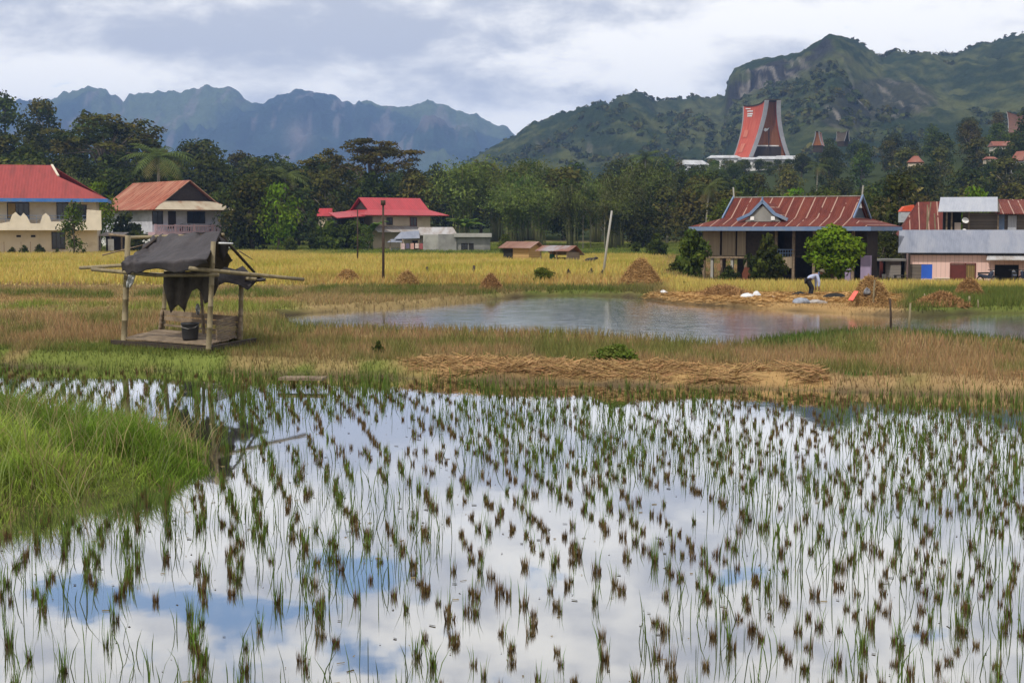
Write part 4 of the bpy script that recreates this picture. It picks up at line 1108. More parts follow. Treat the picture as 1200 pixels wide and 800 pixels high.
def irimoya(parent, a, A, db, Bd, zr, zb, ze, mat, gmat, t=0.10, right=True, left=True, inset=0.25, sag=0.0):
    """hip-and-gable roof: ridge half length a, eave half length A, gable half depth db, eave half depth Bd"""
    mb = MB()
    mb.slab((-a, -db, zb), (a, -db, zb), (a, 0, zr), (-a, 0, zr), t); mb.slab((a, db, zb), (-a, db, zb), (-a, 0, zr), (a, 0, zr), t)
    mb.slab((-A, -Bd, ze), (A, -Bd, ze), (a, -db, zb), (-a, -db, zb), t); mb.slab((A, Bd, ze), (-A, Bd, ze), (-a, db, zb), (a, db, zb), t)
    zi = zb - 0.02
    if right: mb.slab((A, -Bd, ze), (A, Bd, ze), (a - inset, db, zi), (a - inset, -db, zi), t)
    if left: mb.slab((-A, Bd, ze), (-A, -Bd, ze), (-a + inset, -db, zi), (-a + inset, db, zi), t)
    o = mb.build('roof', mat, parent)
    k = 0.93
    for s in ([1] if right else []) + ([-1] if left else []):
        x = s * (a - inset - 0.06); MB().prism([(x, -db * k, zb), (x, db * k, zb), (x, 0, zb + (zr - zb) * k)], (-s * 0.08, 0, 0)).build('gable', gmat, o)
    return o
def fascia(parent, A, Bd, ze, mat, h=0.22, t=0.06):
    e = 0.02
    mb = MB()
    mb.box(-A - e - t, A + e + t, -Bd - e - t, -Bd - e, ze - h, ze + 0.06); mb.box(-A - e - t, A + e + t, Bd + e, Bd + e + t, ze - h, ze + 0.06)
    mb.box(A + e, A + e + t, -Bd - e, Bd + e, ze - h, ze + 0.06); mb.box(-A - e - t, -A - e, -Bd - e, Bd + e, ze - h, ze + 0.06)
    return mb.build('fascia', mat, parent)
class L2:
    """photo pixels on a facade -> local metres of the house"""
    def __init__(s, px0, py0, D, th=0.0): s.s = D / F; s.px0 = px0; s.py0 = py0; s.c = math.cos(th) - math.sin(th) * (px0 - 600) / F
    def x(s, px): return (px - s.px0) * s.s / s.c
    def z(s, py): return (s.py0 - py) * s.s

# --- house with the blue eaves, far left
TH = R(14); q = L2(40, 298, 165, TH)
h1 = thing('village_house', 'two storey cream house with a red tiled roof and blue eaves at the left edge', 'house', P(40, 298, 165), TH)
MB().box(q.x(-95), q.x(115), 0, 10, -1.0, q.z(259)).build('lower_wall', M_cream, h1)
MB().box(q.x(-95), q.x(114), 0.9, 10, q.z(259) + 0.003, q.z(232)).build('upper_wall', M_cream2, h1)
mb = MB(); zr, ze = q.z(193), q.z(234)
a0, a1, y0, y1 = q.x(-110), q.x(128), -1.6, 11.4
rx, gx = q.x(59), q.x(68); zg = q.z(207)
yr = 4.9; yf = y0 + (yr - y0) * (zg - ze) / (zr - ze)
mb.slab((a0, y0, ze), (a1, y0, ze), (gx, yf, zg), (a0, yf, zg), 0.1); mb.slab((a0, yf, zg), (gx, yf, zg), (rx, yr, zr), (a0, yr, zr), 0.1)
yb = y1 - (yf - y0)
mb.slab((a1, y1, ze), (a0, y1, ze), (a0, yr, zr), (rx, yr, zr), 0.1); mb.slab((a1, y0, ze), (a1, y1, ze), (gx, yb, zg), (gx, yf, zg), 0.1)
ro = mb.build('roof', M_tile, h1)
MB().prism([(rx + 0.55, yf + 0.2, zg), (rx + 0.55, yb - 0.2, zg), (rx + 0.25, yr, zr - 0.15)], (0.1, 0, 0)).build('gable', M_cream2, ro)
MB().bar((rx + .08, yr, zr + 0.12), (gx + .08, yf, zg + 0.1), 0.25, 0.18).build('ridge_cap', M_cream2, ro)
mb = MB(); mb.box(a0, a1 + 0.1, y0 - 0.1, y0 - 0.02, ze - 0.32, ze + 0.08); mb.box(a1 + 0.02, a1 + 0.1, y0, y1, ze - 0.32, ze + 0.08); mb.build('fascia', M_blue, h1)
# wavy balcony parapet
pts = [(-95, 270), (121, 270), (121, 247), (104, 246), (103, 260), (62, 260), (60, 254), (56, 250), (52, 253), (49, 262), (38, 262), (34, 254), (30, 250), (27, 254), (25, 253), (21, 249), (17, 252), (14, 260), (3, 262), (-20, 261), (-95, 261)]
MB().prism([(q.x(a), -1.35, q.z(b)) for a, b in pts], (0, 0.16, 0)).build('balcony_parapet', M_cream2, h1)
MB().box(q.x(-95), q.x(120), -1.18, 0.0, q.z(270) + 0.02, q.z(268)).build('balcony_floor', M_cream2, h1)
mb = MB()
for z in (q.z(253.0), q.z(256.5)): mb.tube([(q.x(-90), -1.27, z), (q.x(103), -1.27, z)], 0.025, 5)
for p in range(-90, 104, 9): mb.tube([(q.x(p), -1.27, q.z(262)), (q.x(p), -1.27, q.z(253))], 0.02, 5)
mb.build('balcony_rail', M_bluegrey, h1)
window(h1, q.x(9), q.x(35), q.z(257), q.z(237.5), 0.9, M_darkwood, M_glass, 3)
MB().box(q.x(10.2), q.x(19), 0.70, 0.76, q.z(256), q.z(238.5)).build('curtain', pmat('yellow_curtain', (0.30, 0.21, 0.08)), h1)
window(h1, q.x(67), q.x(81), q.z(257), q.z(237.5), 0.9, M_darkwood, M_glass, 1)
window(h1, q.x(88), q.x(103), q.z(257), q.z(240), 0.9, M_darkwood, M_glass, 1)
window(h1, q.x(-45), q.x(-20), q.z(257), q.z(237.5), 0.9, M_darkwood, M_glass, 3)
window(h1, q.x(61), q.x(77), q.z(292), q.z(272), 0.0, M_darkwood, M_glass, 2)
for p in (22.5, 39.5): plate(h1, 'vent', q.x(p - 2.6), q.x(p + 2.6), q.z(278), q.z(275.6), 0, M_dark)
for p, r_ in ((-2, 0.35), (14, 0.5), (28, 0.6), (47, 0.65), (98, 0.4), (67, 0.4)):
    g = P(p, 299, 162); o = put_tree('shrub2', (g.x, g.y, g.z - 0.1), r_ * 2.2, 1.0, 'small dark shrub at the foot of the cream house', 'shrubs at the foot of the cream house', 'bush', 'bush')
for i, p in enumerate((5, 25, 36, 94)):
    g = P(p, 299, 159); o = MB().tube([(0, 0, -0.3), (0, 0, 1.5)], 0.04, 6).build('fence_stake', M_oldwood); o.location = g
    tag(o, 'thin grey stake on the rice edge before the cream house', 'stake', 'stakes before the cream house')

# --- rusty-roofed white house with a pink balcony
TH = R(-48); q = L2(220, 296, 188, R(42))
h2 = thing('village_house', 'white house with a rusty orange roof and a pink upstairs balcony', 'house', P(220, 296, 188), TH)
h2.location -= Matrix.Rotation(TH, 3, 'Z') @ Vector((7.0, 0, 0))
FM = Matrix.Translation((7.0, 0, 0)) @ Matrix.Rotation(math.pi / 2, 4, 'Z')     # facade frame: x along the front, y inward -> local
Mf = FM @ Matrix.Scale(1, 4)
MB().box(-8.0, 7.0, -5.2, 5.2, -1.0, 2.2).build('lower_wall', M_white, h2)
MB().box(-8.0, 6.98, -5.1, 5.1, 2.25, 5.75).build('upper_wall', pmat('pale_blue_white', (0.55, 0.55, 0.60), (0.46, 0.46, 0.52), 1.2, 0.8, dirt=(0.32, 0.32, 0.34)), h2)
ro = irimoya(h2, 8.0, 9.4, 3.9, 6.2, 9.5, 6.65, 5.55, M_rust, M_darkwood, 0.1, True, True, 0.5)
MB().slab((9.46, -6.0, 5.62), (9.46, 6.0, 5.62), (7.7, 3.8, 6.78), (7.7, -3.8, 6.78), 0.06).build('front_skirt', pmat('faded_awning', (0.42, 0.36, 0.27), (0.34, 0.28, 0.2), 1.0, 0.8, dirt=(0.25, 0.11, 0.06), dscale=0.5), ro)
# facade pieces: facade x runs along local +y, outward is +x
def fpl(name, a, b, z0, z1, off, mat, t=0.06): return MB().box(6.98 + off, 6.98 + off + t, q.x(a), q.x(b), z0, z1).build(name, mat, h2)
def fwin(a, b, p0, p1, m_=1):
    y0_, y1_, z0, z1 = q.x(a), q.x(b), q.z(p1), q.z(p0)
    w = MB(); f = 0.09
    w.box(6.98, 7.08, y0_, y0_ + f, z0, z1); w.box(6.98, 7.08, y1_ - f, y1_, z0, z1); w.box(6.98, 7.08, y0_ + f, y1_ - f, z0, z0 + f); w.box(6.98, 7.08, y0_ + f, y1_ - f, z1 - f, z1)
    for i in range(m_):
        ym = y0_ + (y1_ - y0_) * (i + 1) / (m_ + 1); w.box(6.98, 7.06, ym - 0.03, ym + 0.03, z0 + f, z1 - f)
    o = w.build('window', M_darkwood, h2); MB().box(6.984, 7.02, y0_ + f, y1_ - f, z0 + f, z1 - f).build('pane', M_glass, o)
fwin(180, 192, 248, 263); fwin(220, 241, 248, 262, 2)
fpl('door', 198, 207, q.z(268), q.z(248), 0.0, M_darkwood); fpl('lower_door', 277, 285, 0.0, 2.0, 0.0, M_dark)
MB().box(6.99, 8.9, -5.7, 5.7, q.z(277), q.z(272)).build('balcony_floor', pmat('pink_paint', (0.50, 0.33, 0.36), (0.42, 0.28, 0.31), 1.2, 0.8), h2)
mb = MB(); pinkm = bpy.data.materials['pink_paint']
mb.box(8.74, 8.84, -5.7, 5.7, q.z(265.5), q.z(264)); mb.box(8.74, 8.84, -5.7, 5.7, q.z(272) + 0.02, q.z(271))
yy = -5.65
while yy < 5.6:
    mb.box(8.75, 8.83, yy, yy + 0.12, q.z(271), q.z(265.5)); yy += 0.34
for yy in (-5.7, -2.9, -0.1, 2.7, 5.45): mb.box(8.70, 8.88, yy, yy + 0.25, q.z(272) + 0.03, q.z(263))
mb.build('balcony_rail', pinkm, h2)
mb = MB()
for yy in (-5.6, 0.0, 5.3): mb.box(8.5, 8.75, yy, yy + 0.25, -1, q.z(277))
mb.build('pillar', M_white, h2)
for i, (p, c) in enumerate([(209, (0.12, 0.02, 0.015)), (218, (0.03, 0.03, 0.035)), (243, (0.035, 0.03, 0.03)), (258, (0.04, 0.032, 0.03))]):
    yl = q.x(p); wp = h2.matrix_basis @ Vector((7.9, yl, q.z(272)))
    po = thing('flower_pot', ['red potted plant on the pink balcony, next to the door', 'black pot on the pink balcony, left of the wide window', 'dark potted plant on the pink balcony, just right of the wide window', 'dark potted plant at the right end of the pink balcony'][i], 'flower pot', (Matrix.Translation(h2.location) @ Matrix.Rotation(TH, 4, 'Z')) @ Vector((7.9, yl, q.z(272))))
    MB().lathe([(0.16, 0), (0.24, 0.42), (0.2, 0.42)], 10).build('pot', pmat('pot_paint', c), po)
    crown_mesh('plant', [(0, 0, 0.75, 0.3, 0.38)], 400, 0.09, DK, np.random.default_rng(900 + i), po)

# --- lean-to shed with a white notice between the two houses
q = L2(132, 296, 172)
sh = thing('lean_to_shed', 'low dark lean-to shed behind the bamboo shelter, between the two left houses', 'shed', P(132, 296, 172))
MB().slab((q.x(118), -1.2, q.z(277)), (q.x(146), -1.2, q.z(277)), (q.x(146), 2, q.z(273)), (q.x(118), 2, q.z(273)), 0.08).build('roof', M_oldtin, sh)
mb = MB()
for p in (119, 132, 145): mb.box(q.x(p) - 0.08, q.x(p) + 0.08, -0.9, -0.74, -1, q.z(277))
mb.build('post', M_oldwood, sh); MB().box(q.x(120), q.x(145), 1.6, 1.75, -1, q.z(275)).build('wall', M_darkwood, sh)
o = MB().box(-0.35, 0.35, -0.03, 0.03, -0.7, 0.7).build('notice_board', M_white); o.location = P(130, 287, 170.5)
tag(o, 'small white board hanging on the dark lean-to shed', 'board')

# --- house with the bright red roof
TH = R(34); q = L2(466, 292, 195, TH)
h3 = thing('village_house', 'house with a bright red hipped roof in front of the umbrella tree', 'house', P(457, 292, 195), TH)
irimoya(h3, 4.8, 6.7, 2.5, 4.8, q.z(233), q.z(247), q.z(253.5), M_red, M_darkwood, 0.1, True, True, 0.35)
MB().box(-4.4, 4.6, -3.2, 3.2, 2.4, q.z(254)).build('upper_wall', M_cream, h3)
MB().box(-5.6, 3.0, -2.9, 3.0, -1, 2.38).build('lower_wall', M_cream, h3)
MB().slab((-10.6, -4.9, q.z(257)), (-6.4, -4.9, q.z(254.5)), (-5.0, 0, q.z(248)), (-9.4, 0, q.z(251)), 0.1).build('wing_roof', M_red, h3)
MB().box(-9.6, -6.0, -3.8, 0, -1, q.z(256)).build('wing_wall', M_dark, h3)
window(h3, q.x(476), q.x(484), q.z(265.5), q.z(255), -3.2, M_reddoor, M_glass, 1)
window(h3, q.x(449), q.x(456), q.z(264), q.z(255.5), -3.2, M_darkwood, M_glass, 1)
MB().slab((-4.6, -5.0, q.z(272.5)), (2.4, -5.0, q.z(272.5)), (2.4, -3.0, q.z(265)), (-4.6, -3.0, q.z(265)), 0.08).build('porch_roof', M_oldtin, h3)
o = MB().slab((-1.2, -1.0, 0), (1.2, -1.0, 0), (1.0, 1.0, 1.2), (-1.0, 1.0, 1.2), 0.1); oo = thing('village_house', 'small red roof peeping out of the trees left of the bright red roof', 'house', P(381, 254, 214))
o.build('roof', M_red, oo); MB().box(-0.9, 0.9, -0.6, 0.8, -5, -0.1).build('wall', M_cream, oo)

# --- shack with blue and grey tin roofs
q = L2(490, 296, 186)
h4 = thing('shack', 'low shack with grey and blue-grey tin roofs before the red roofed house', 'shack', P(490, 296, 186))
MB().slab((q.x(486), -2.0, q.z(276)), (q.x(537), -2.0, q.z(276)), (q.x(530), 2.2, q.z(267)), (q.x(490), 2.2, q.z(267)), 0.08).build('roof', M_oldtin, h4)
MB().slab((q.x(464), -3.4, q.z(280.5)), (q.x(494), -3.4, q.z(279.5)), (q.x(492), -1.2, q.z(271)), (q.x(471), -1.2, q.z(272.5)), 0.07).build('lean_to_roof', M_tin, h4)
MB().slab((q.x(457), -3.8, q.z(284)), (q.x(474), -3.8, q.z(284)), (q.x(473), -2.6, q.z(280.8)), (q.x(460), -2.6, q.z(280.8)), 0.06).build('porch_roof', M_tin, h4)
MB().box(q.x(470), q.x(532), -1.0, 2.0, -1, q.z(276.5)).build('wall', M_cream, h4)
plate(h4, 'door', q.x(484), q.x(490), 0, q.z(282), -1.0, M_darkwood)
mb = MB()
for p in (460, 474, 493): mb.box(q.x(p) - 0.06, q.x(p) + 0.06, -3.5, -3.38, -1, q.z(281))
mb.build('post', M_oldwood, h4); plate(h4, 'fence_panel', q.x(459), q.x(470), -0.2, q.z(291), -3.0, M_tin)
line = thing('washing_line', 'washing line of pale clothes under the blue-grey lean-to', 'washing line', P(482, 296, 182))
MB().tube([(-1.6, 0, 1.2), (1.6, 0, 1.2)], 0.02, 5).build('line', M_dark, line)
for i, (a, c) in enumerate([(-1.3, (0.55, 0.4, 0.4)), (-0.7, (0.12, 0.1, 0.16)), (-0.1, (0.55, 0.3, 0.25)), (0.5, (0.6, 0.45, 0.4)), (1.05, (0.3, 0.08, 0.08))]):
    MB().box(a, a + 0.45, -0.03, 0.03, 0.45 + 0.1 * (i % 2), 1.2).build('cloth', pmat('washing', c), line)

# --- grey block house
q = L2(540, 297, 182)
h5 = thing('block_house', 'unfinished grey concrete block house with a flat roof', 'house', P(540, 297, 182))
MB().box(q.x(496), q.x(514), 0.0, 4, -1, q.z(275)).build('side_wall', M_concpale, h5)
MB().box(q.x(514), q.x(535), -0.25, 4, -1, q.z(274.5)).build('front_wall', M_conc, h5)
MB().box(q.x(535), q.x(574), 0.05, 4.2, -1, q.z(278)).build('wing_wall', M_conc, h5)
MB().box(q.x(532), q.x(576), -0.6, 4.6, q.z(277.9), q.z(273.5)).build('roof_slab', M_concpale, h5)
window(h5, q.x(540.5), q.x(548), q.z(292.5), q.z(285), 0.05, M_dark, M_glass, 1)
plate(h5, 'door', q.x(549.5), q.x(555), 0, q.z(285), 0.05, M_dark); plate(h5, 'plinth', q.x(496.2), q.x(513.8), -0.5, q.z(292), 0.0, M_conc)

# --- two field huts
TH = R(-32); q = L2(603, 307, 128, TH)
h6 = thing('field_hut', 'small hut of golden woven bamboo with a rusty tin roof in the rice', 'hut', P(611, 307, 128), TH)
mb = MB(); mb.slab((-1.7, -1.3, 1.25), (1.75, -1.3, 1.25), (1.75, 0.25, 1.82), (-1.7, 0.25, 1.82), 0.05); mb.slab((1.75, 1.6, 1.1), (-1.7, 1.6, 1.1), (-1.7, 0.2, 1.82), (1.75, 0.2, 1.82), 0.05)
mb.build('roof', tinmat('brown_tin', (0.21, 0.115, 0.085), (0.15, 0.075, 0.055), (0.25, 0.16, 0.13), corr=0.15, rough=0.8), h6)
MB().box(-1.35, 1.35, -0.9, 1.2, 0.1, 1.3).prism([(1.35, -0.9, 1.3), (1.35, 1.2, 1.3), (1.35, 0.2, 1.72)], (-0.1, 0, 0)).build('wall', M_wovengold, h6)
plate(h6, 'door', -1.33, -0.35, 0.12, 1.22, -0.9, M_dark)
for x_ in (-1.3, 1.25):
    for y_ in (-0.85, 1.1): MB().box(x_ - 0.05, x_ + 0.05, y_ - 0.05, y_ + 0.05, -0.5, 0.1).build('stilt', M_darkwood, h6)
TH = R(-30); q = L2(655, 312, 124, TH)
h7 = thing('field_hut', 'open field shed with a patchy tin roof and a grey woven side wall', 'hut', P(657, 312, 124), TH)
mb = MB(); mb.slab((-1.9, -1.25, 1.32), (1.5, -1.25, 1.32), (1.5, 0.15, 1.78), (-1.9, 0.15, 1.78), 0.05); mb.slab((1.5, 1.7, 0.95), (-1.9, 1.7, 0.95), (-1.9, 0.1, 1.78), (1.5, 0.1, 1.78), 0.05)
mb.build('roof', tinmat('patchy_tin', (0.26, 0.25, 0.265), (0.20, 0.095, 0.065), (0.17, 0.07, 0.045), corr=0.15, rough=0.7, streak=1.5), h7)
MB().box(1.15, 1.22, -0.9, 1.3, -0.3, 1.25).build('side_wall', M_wovengrey, h7)
MB().box(-1.5, 1.1, 1.2, 1.28, -0.3, 0.75).build('back_wall', M_darkwood, h7); MB().box(-1.45, 1.1, -0.7, 1.1, -0.2, 0.35).build('floor', M_darkwood, h7)
for x_, y_ in ((-1.5, -0.9), (0.1, -0.95), (-1.5, 1.2), (1.15, -0.98)): MB().box(x_ - 0.05, x_ + 0.05, y_ - 0.05, y_ + 0.05, -0.5, 1.3).build('post', M_oldwood, h7)
o = thing('bucket', 'green drum inside the open field shed', 'drum', P(647, 306, 124.3)); MB().lathe([(0.22, 0), (0.24, 0.3), (0.23, 0.62), (0.2, 0.62)], 12).build('drum', pmat('green_plastic', (0.02, 0.09, 0.05)), o)
o = MB().lathe([(0.18, 0.0), (0.26, 0.15), (0.22, 0.38), (0.07, 0.5), (0.02, 0.52)], 9).build('sack', M_whitesack, None, True); o.location = P(652, 311, 123.6); tag(o, 'small pale sack lying in the open field shed', 'sack')

# --- long house on stilts with the dark rusty roof
TH = R(-29); q = L2(925, 328, 100, TH)
h8 = thing('stilt_house', 'long wooden house on stilts with a dark red rusty roof and blue trim', 'house', P(932, 328, 100), TH)
q8 = q
zr, zb, ze = q.z(233), q.z(257), q.z(267)
a8, A8, db8, B8 = 4.6, 6.35, 2.1, 4.2
ro = irimoya(h8, a8, A8, db8, B8, zr, zb, ze, M_rustdark, pmat('slate_board', (0.07, 0.08, 0.10), (0.05, 0.06, 0.08), 3, 0.8), 0.09, True, True, 0.15)
fascia(h8, A8, B8, ze, M_bluegrey, 0.22)
for s in (-1, 1):
    x_ = s * (a8 + 0.05)
    MB().prism([(x_, 0, zr + 0.22), (x_, 0, zr + 0.02), (x_, -db8 - 0.15, zb - 0.08), (x_, -db8 - 0.15, zb + 0.12)], (s * 0.1, 0, 0)).prism([(x_, 0.002, zr + 0.22), (x_, 0.002, zr + 0.02), (x_, db8 + 0.15, zb - 0.08), (x_, db8 + 0.15, zb + 0.12)], (s * 0.1, 0, 0)).build('bargeboard', M_bluegrey, ro)
for s in (-1, 1): MB().bar((s * (a8 + 0.05), 0, zr), (s * (a8 + 0.12), 0, zr + 0.85), 0.09).build('finial', M_concpale, ro)
MB().box(-a8, a8, -0.09, 0.09, zr + 0.09, zr + 0.15).build('ridge_cap', M_oldtin, ro)
MB().prism([(a8 - 0.085, -0.45, zb + 0.75), (a8 - 0.085, 0.45, zb + 0.75), (a8 - 0.085, 0, zb + 1.2)], (0.05, 0, 0)).build('vent', M_white, ro)
# dormer in the front slope
dx = q.x(903); yd = -3.25; zt = q.z(240); zd = q.z(258.5); hw = 1.62; yback = -0.55
mb = MB(); mb.slab((dx - hw, yd, zd), (dx, yd, zt), (dx, yback, zt), (dx - hw * 0.55, yback - 0.9, zd + 0.5), 0.06); mb.slab((dx, yd, zt), (dx + hw, yd, zd), (dx + hw * 0.55, yback - 0.9, zd + 0.5), (dx, yback, zt), 0.06)
do = mb.build('dormer', M_rustdark, ro)
mb = MB(); mb.bar((dx, yd - 0.06, zt + 0.18), (dx - hw * 0.55, yd - 0.06, zd + 0.42), 0.10, 0.2); mb.bar((dx - hw * 0.55, yd - 0.06, zd + 0.42), (dx - hw - 0.2, yd - 0.06, zd + 0.02), 0.10, 0.2)
mb.bar((dx, yd - 0.06, zt + 0.18), (dx + hw * 0.55, yd - 0.06, zd + 0.42), 0.10, 0.2); mb.bar((dx + hw * 0.55, yd - 0.06, zd + 0.42), (dx + hw + 0.2, yd - 0.06, zd + 0.02), 0.10, 0.2)
mb.bar((dx, yd - 0.06, zt + 0.1), (dx, yd - 0.06, zt + 0.5), 0.1); mb.build('dormer_trim', M_bluegrey, do)
MB().prism([(dx - hw * 0.8, yd + 0.06, zd - 0.1), (dx + hw * 0.8, yd + 0.06, zd - 0.1), (dx + hw * 0.45, yd + 0.06, zd + 0.5), (dx, yd + 0.06, zt - 0.1), (dx - hw * 0.45, yd + 0.06, zd + 0.5)], (0, 0.06, 0)).build('dormer_gable', M_conc, do)
for s in (-1, 1): MB().box(dx + s * 0.75 - 0.14, dx + s * 0.75 + 0.14, yd - 0.01, yd + 0.05, zd + 0.0, zd + 0.26).build('vent', M_white, do)
# walls
yw = -2.9; zf = q.z(301)
MB().box(-5.6, 5.2, -2.7, 2.9, zf, zf + 0.12).build('floor', M_darkwood, h8)
MB().box(-5.5, 5.1, 2.6, 2.75, zf + 0.1, ze + 0.2).build('back_wall', M_darkwood, h8)
MB().box(-5.5, -5.4, yw, 2.6, zf + 0.12, ze + 0.1).build('side_wall', M_woven, h8)
MB().box(5.0, 5.1, -1.0, 2.6, -0.5, ze + 0.1).build('side_wall', M_darkwood, h8)
for a, b, t_ in ((831, 851.5, 270), (854, 870, 271), (872, 882, 271)): MB().box(q.x(a), q.x(b), yw - 0.04, yw + 0.03, q.z(299), q.z(t_)).build('woven_panel', M_woven, h8)
MB().box(q.x(882), q.x(918), yw + 0.1, yw + 0.16, zf + 0.12, q.z(268)).build('front_wall', M_darkwood, h8)  # dark sheet across the open front, standing in for the shaded interior
MB().box(q.x(918), q.x(1012), yw + 1.5, yw + 1.6, zf + 0.12, q.z(268)).build('front_wall', M_darkwood, h8)
MB().prism([(q.x(918), yw - 0.02, q.z(313)), (q.x(937), yw - 0.02, q.z(313)), (q.x(937), yw - 0.02, q.z(299.5)), (q.x(918), yw - 0.02, q.z(302))], (0, 0.08, 0)).build('balcony_panel', M_woven, h8)
mb = MB(); mb.bar((q.x(918), yw, q.z(292)), (q.x(937), yw, q.z(292)), 0.06); mb.bar((q.x(918), yw, q.z(296)), (q.x(937), yw, q.z(296)), 0.05)
for p in range(919, 938, 3): mb.bar((q.x(p), yw, q.z(300)), (q.x(p), yw, q.z(292)), 0.035)
mb.build('balcony_rail', M_bluegrey, h8)
for p in (832, 842, 853, 866, 882, 917, 937, 960, 985, 1003):
    MB().box(q.x(p) - 0.09, q.x(p) + 0.09, yw - 0.02, yw + 0.16, -0.8, zf if p < 915 else ze).build('stilt', M_oldwood if p not in (842, 866) else M_concpale, h8)
for p in (836, 870, 910, 950, 990): MB().box(q.x(p) - 0.09, q.x(p) + 0.09, 0.5, 0.7, -0.8, zf).build('stilt', M_darkwood, h8)
MB().box(q.x(829), q.x(884), yw - 0.14, yw - 0.03, q.z(302.5), q.z(300)).build('floor_beam', M_oldwood, h8)
MB().box(q.x(845), q.x(1000), 1.8, 1.9, -0.8, zf).build('under_wall', M_darkwood, h8)
MB().box(q.x(1009.5), q.x(1020.5), yw + 0.5, yw + 0.75, -0.8, q.z(298)).build('lilac_panel', M_lilac, h8)
MB().box(q.x(993), q.x(999), yw + 0.4, yw + 0.65, -0.8, q.z(312)).build('lilac_pillar', M_lilac, h8)
wM = Matrix.Translation(h8.location) @ Matrix.Rotation(TH, 4, 'Z')
o = MB().prism([(-0.25, 0, 0), (0.2, 0, 0), (0.32, 0, 0.5), (0.22, 0, 1.0), (-0.12, 0, 0.95), (-0.3, 0, 0.5)], (0.02, 0.1, 0)).build('hanging_cloth', pmat('rust_cloth', (0.16, 0.05, 0.025), (0.11, 0.035, 0.02), 4)); o.location = wM @ Vector((q.x(885), yw - 0.35, q.z(328))); tag(o, 'rust brown cloth hanging below the house on stilts', 'cloth')
o = MB().prism([(-0.1, 0, 0), (0.1, 0, 0), (0.14, 0, 0.3), (0.05, 0, 0.55), (-0.08, 0, 0.5), (-0.13, 0, 0.25)], (0, 0.1, 0)).build('hanging_bag', pmat('tan_bag', (0.30, 0.17, 0.09))); o.location = wM @ Vector((q.x(852.5), yw - 0.3, q.z(317))); tag(o, 'small tan bag hanging on a stilt under the woven wall', 'bag')

# --- concrete wash house between
q = L2(1050, 328, 104)
h9 = thing('wash_house', 'small bare block hut with dark doorways left of the pink house', 'hut', P(1050, 328, 104))
MB().box(q.x(1043), q.x(1055), -0.1, 1.6, -0.8, q.z(306)).build('block_pier', boardmat('block_courses', (0.32, 0.29, 0.26), (0.24, 0.22, 0.2), 0.22, 2, (0.14, 0.13, 0.12), 0.1), h9)
MB().box(q.x(1032), q.x(1066), 1.4, 1.6, -0.8, q.z(305)).build('back_wall', M_dark, h9)
MB().box(q.x(1031), q.x(1066), -0.3, 1.8, q.z(305.9), q.z(303.5)).build('roof', M_conc, h9)
for p in (1032, 1064): MB().box(q.x(p) - 0.1, q.x(p) + 0.1, -0.2, 0, -0.8, q.z(306)).build('post', M_reddoor, h9)
o = thing('bucket', 'small white bucket by the dark doorway of the block hut', 'bucket', P(1036, 327, 103.5)); MB().lathe([(0.13, 0), (0.17, 0.34), (0.15, 0.34)], 12).build('pail', M_white, o)
mb = MB(); mb.lathe([(0.165, 0.33), (0.175, 0.36), (0.15, 0.36)], 12); mb.build('rim', M_white, o)
o = thing('bench', 'low grey bench beside the block hut', 'bench', P(1057, 329, 103)); MB().box(-0.6, 0.6, -0.2, 0.2, 0.36, 0.43).build('seat', M_conc, o)
for s in (-0.5, 0.5): MB().box(s - 0.05, s + 0.05, -0.18, 0.18, -0.3, 0.358).build('leg', M_conc, o)

# --- pink house
TH = R(-14); q = L2(1130, 332, 98, TH)
h10 = thing('village_house', 'long low pink boarded house with a grey-blue tin roof at the right edge', 'house', P(1130, 332, 98), TH)
xr = q.x(1262)
MB().slab((q.x(1050.5), -0.45, q.z(297)), (xr, -0.45, q.z(297)), (xr, 3.2, q.z(270.5)), (q.x(1053), 3.2, q.z(270.5)), 0.06).slab((xr, 7, q.z(285)), (q.x(1053), 7, q.z(285)), (q.x(1053), 3.15, q.z(270.5)), (xr, 3.15, q.z(270.5)), 0.06).build('roof', M_tin, h10)
mb = MB(); W0, W1 = q.z(297) - 0.12, 0
# boards round the openings
for a, b, t_, bt in ((1064, 1200, 297, 310), (1092, 1114, 310, 332), (1079, 1092, 327, 332), (1142.5, 1165, 310, 332), (1193, 1262, 310, 334), (1200, 1262, 297, 310)):
    mb.box(q.x(a), q.x(b), 0.0, 0.12, q.z(bt) - (0.8 if bt > 330 else 0), q.z(t_) - (0.12 if t_ == 297 else 0))
mb.box(q.x(1064), q.x(1064) + 0.1, 0.12, 6, -0.8, q.z(299)); mb.build('wall', M_pink, h10)
MB().box(q.x(1064), xr, 5.9, 6, -0.8, q.z(285)).build('back_wall', M_darkwood, h10)
MB().box(q.x(1065), q.x(1079), 0.02, 0.08, -0.8, q.z(310)).build('grey_panel', M_planks, h10)
wo_ = MB().box(q.x(1079), q.x(1092), 0.02, 0.07, q.z(327), q.z(310)).build('blue_shutter', pmat('bright_blue_sheet', (0.02, 0.10, 0.50), (0.02, 0.085, 0.42), 2, 0.6), h10)
MB().box(q.x(1114), q.x(1131), 0.02, 0.09, -0.6, q.z(310)).build('door', M_reddoor, h10)
MB().box(q.x(1131), q.x(1142.5), 0.05, 0.08, q.z(331), q.z(310)).build('curtain', boardmat('yellow_drape', (0.26, 0.18, 0.06), (0.14, 0.10, 0.04), 0.12, 0, (0.06, 0.045, 0.02), 0.2), h10)
mb = MB()
for p in (1113.5, 1131, 1142.5): mb.box(q.x(p) - 0.04, q.x(p) + 0.04, -0.05, 0.0, -0.5, q.z(309))
mb.box(q.x(1113), q.x(1143), -0.05, 0, q.z(309), q.z(308)); mb.build('door_frame', M_reddoor, h10)
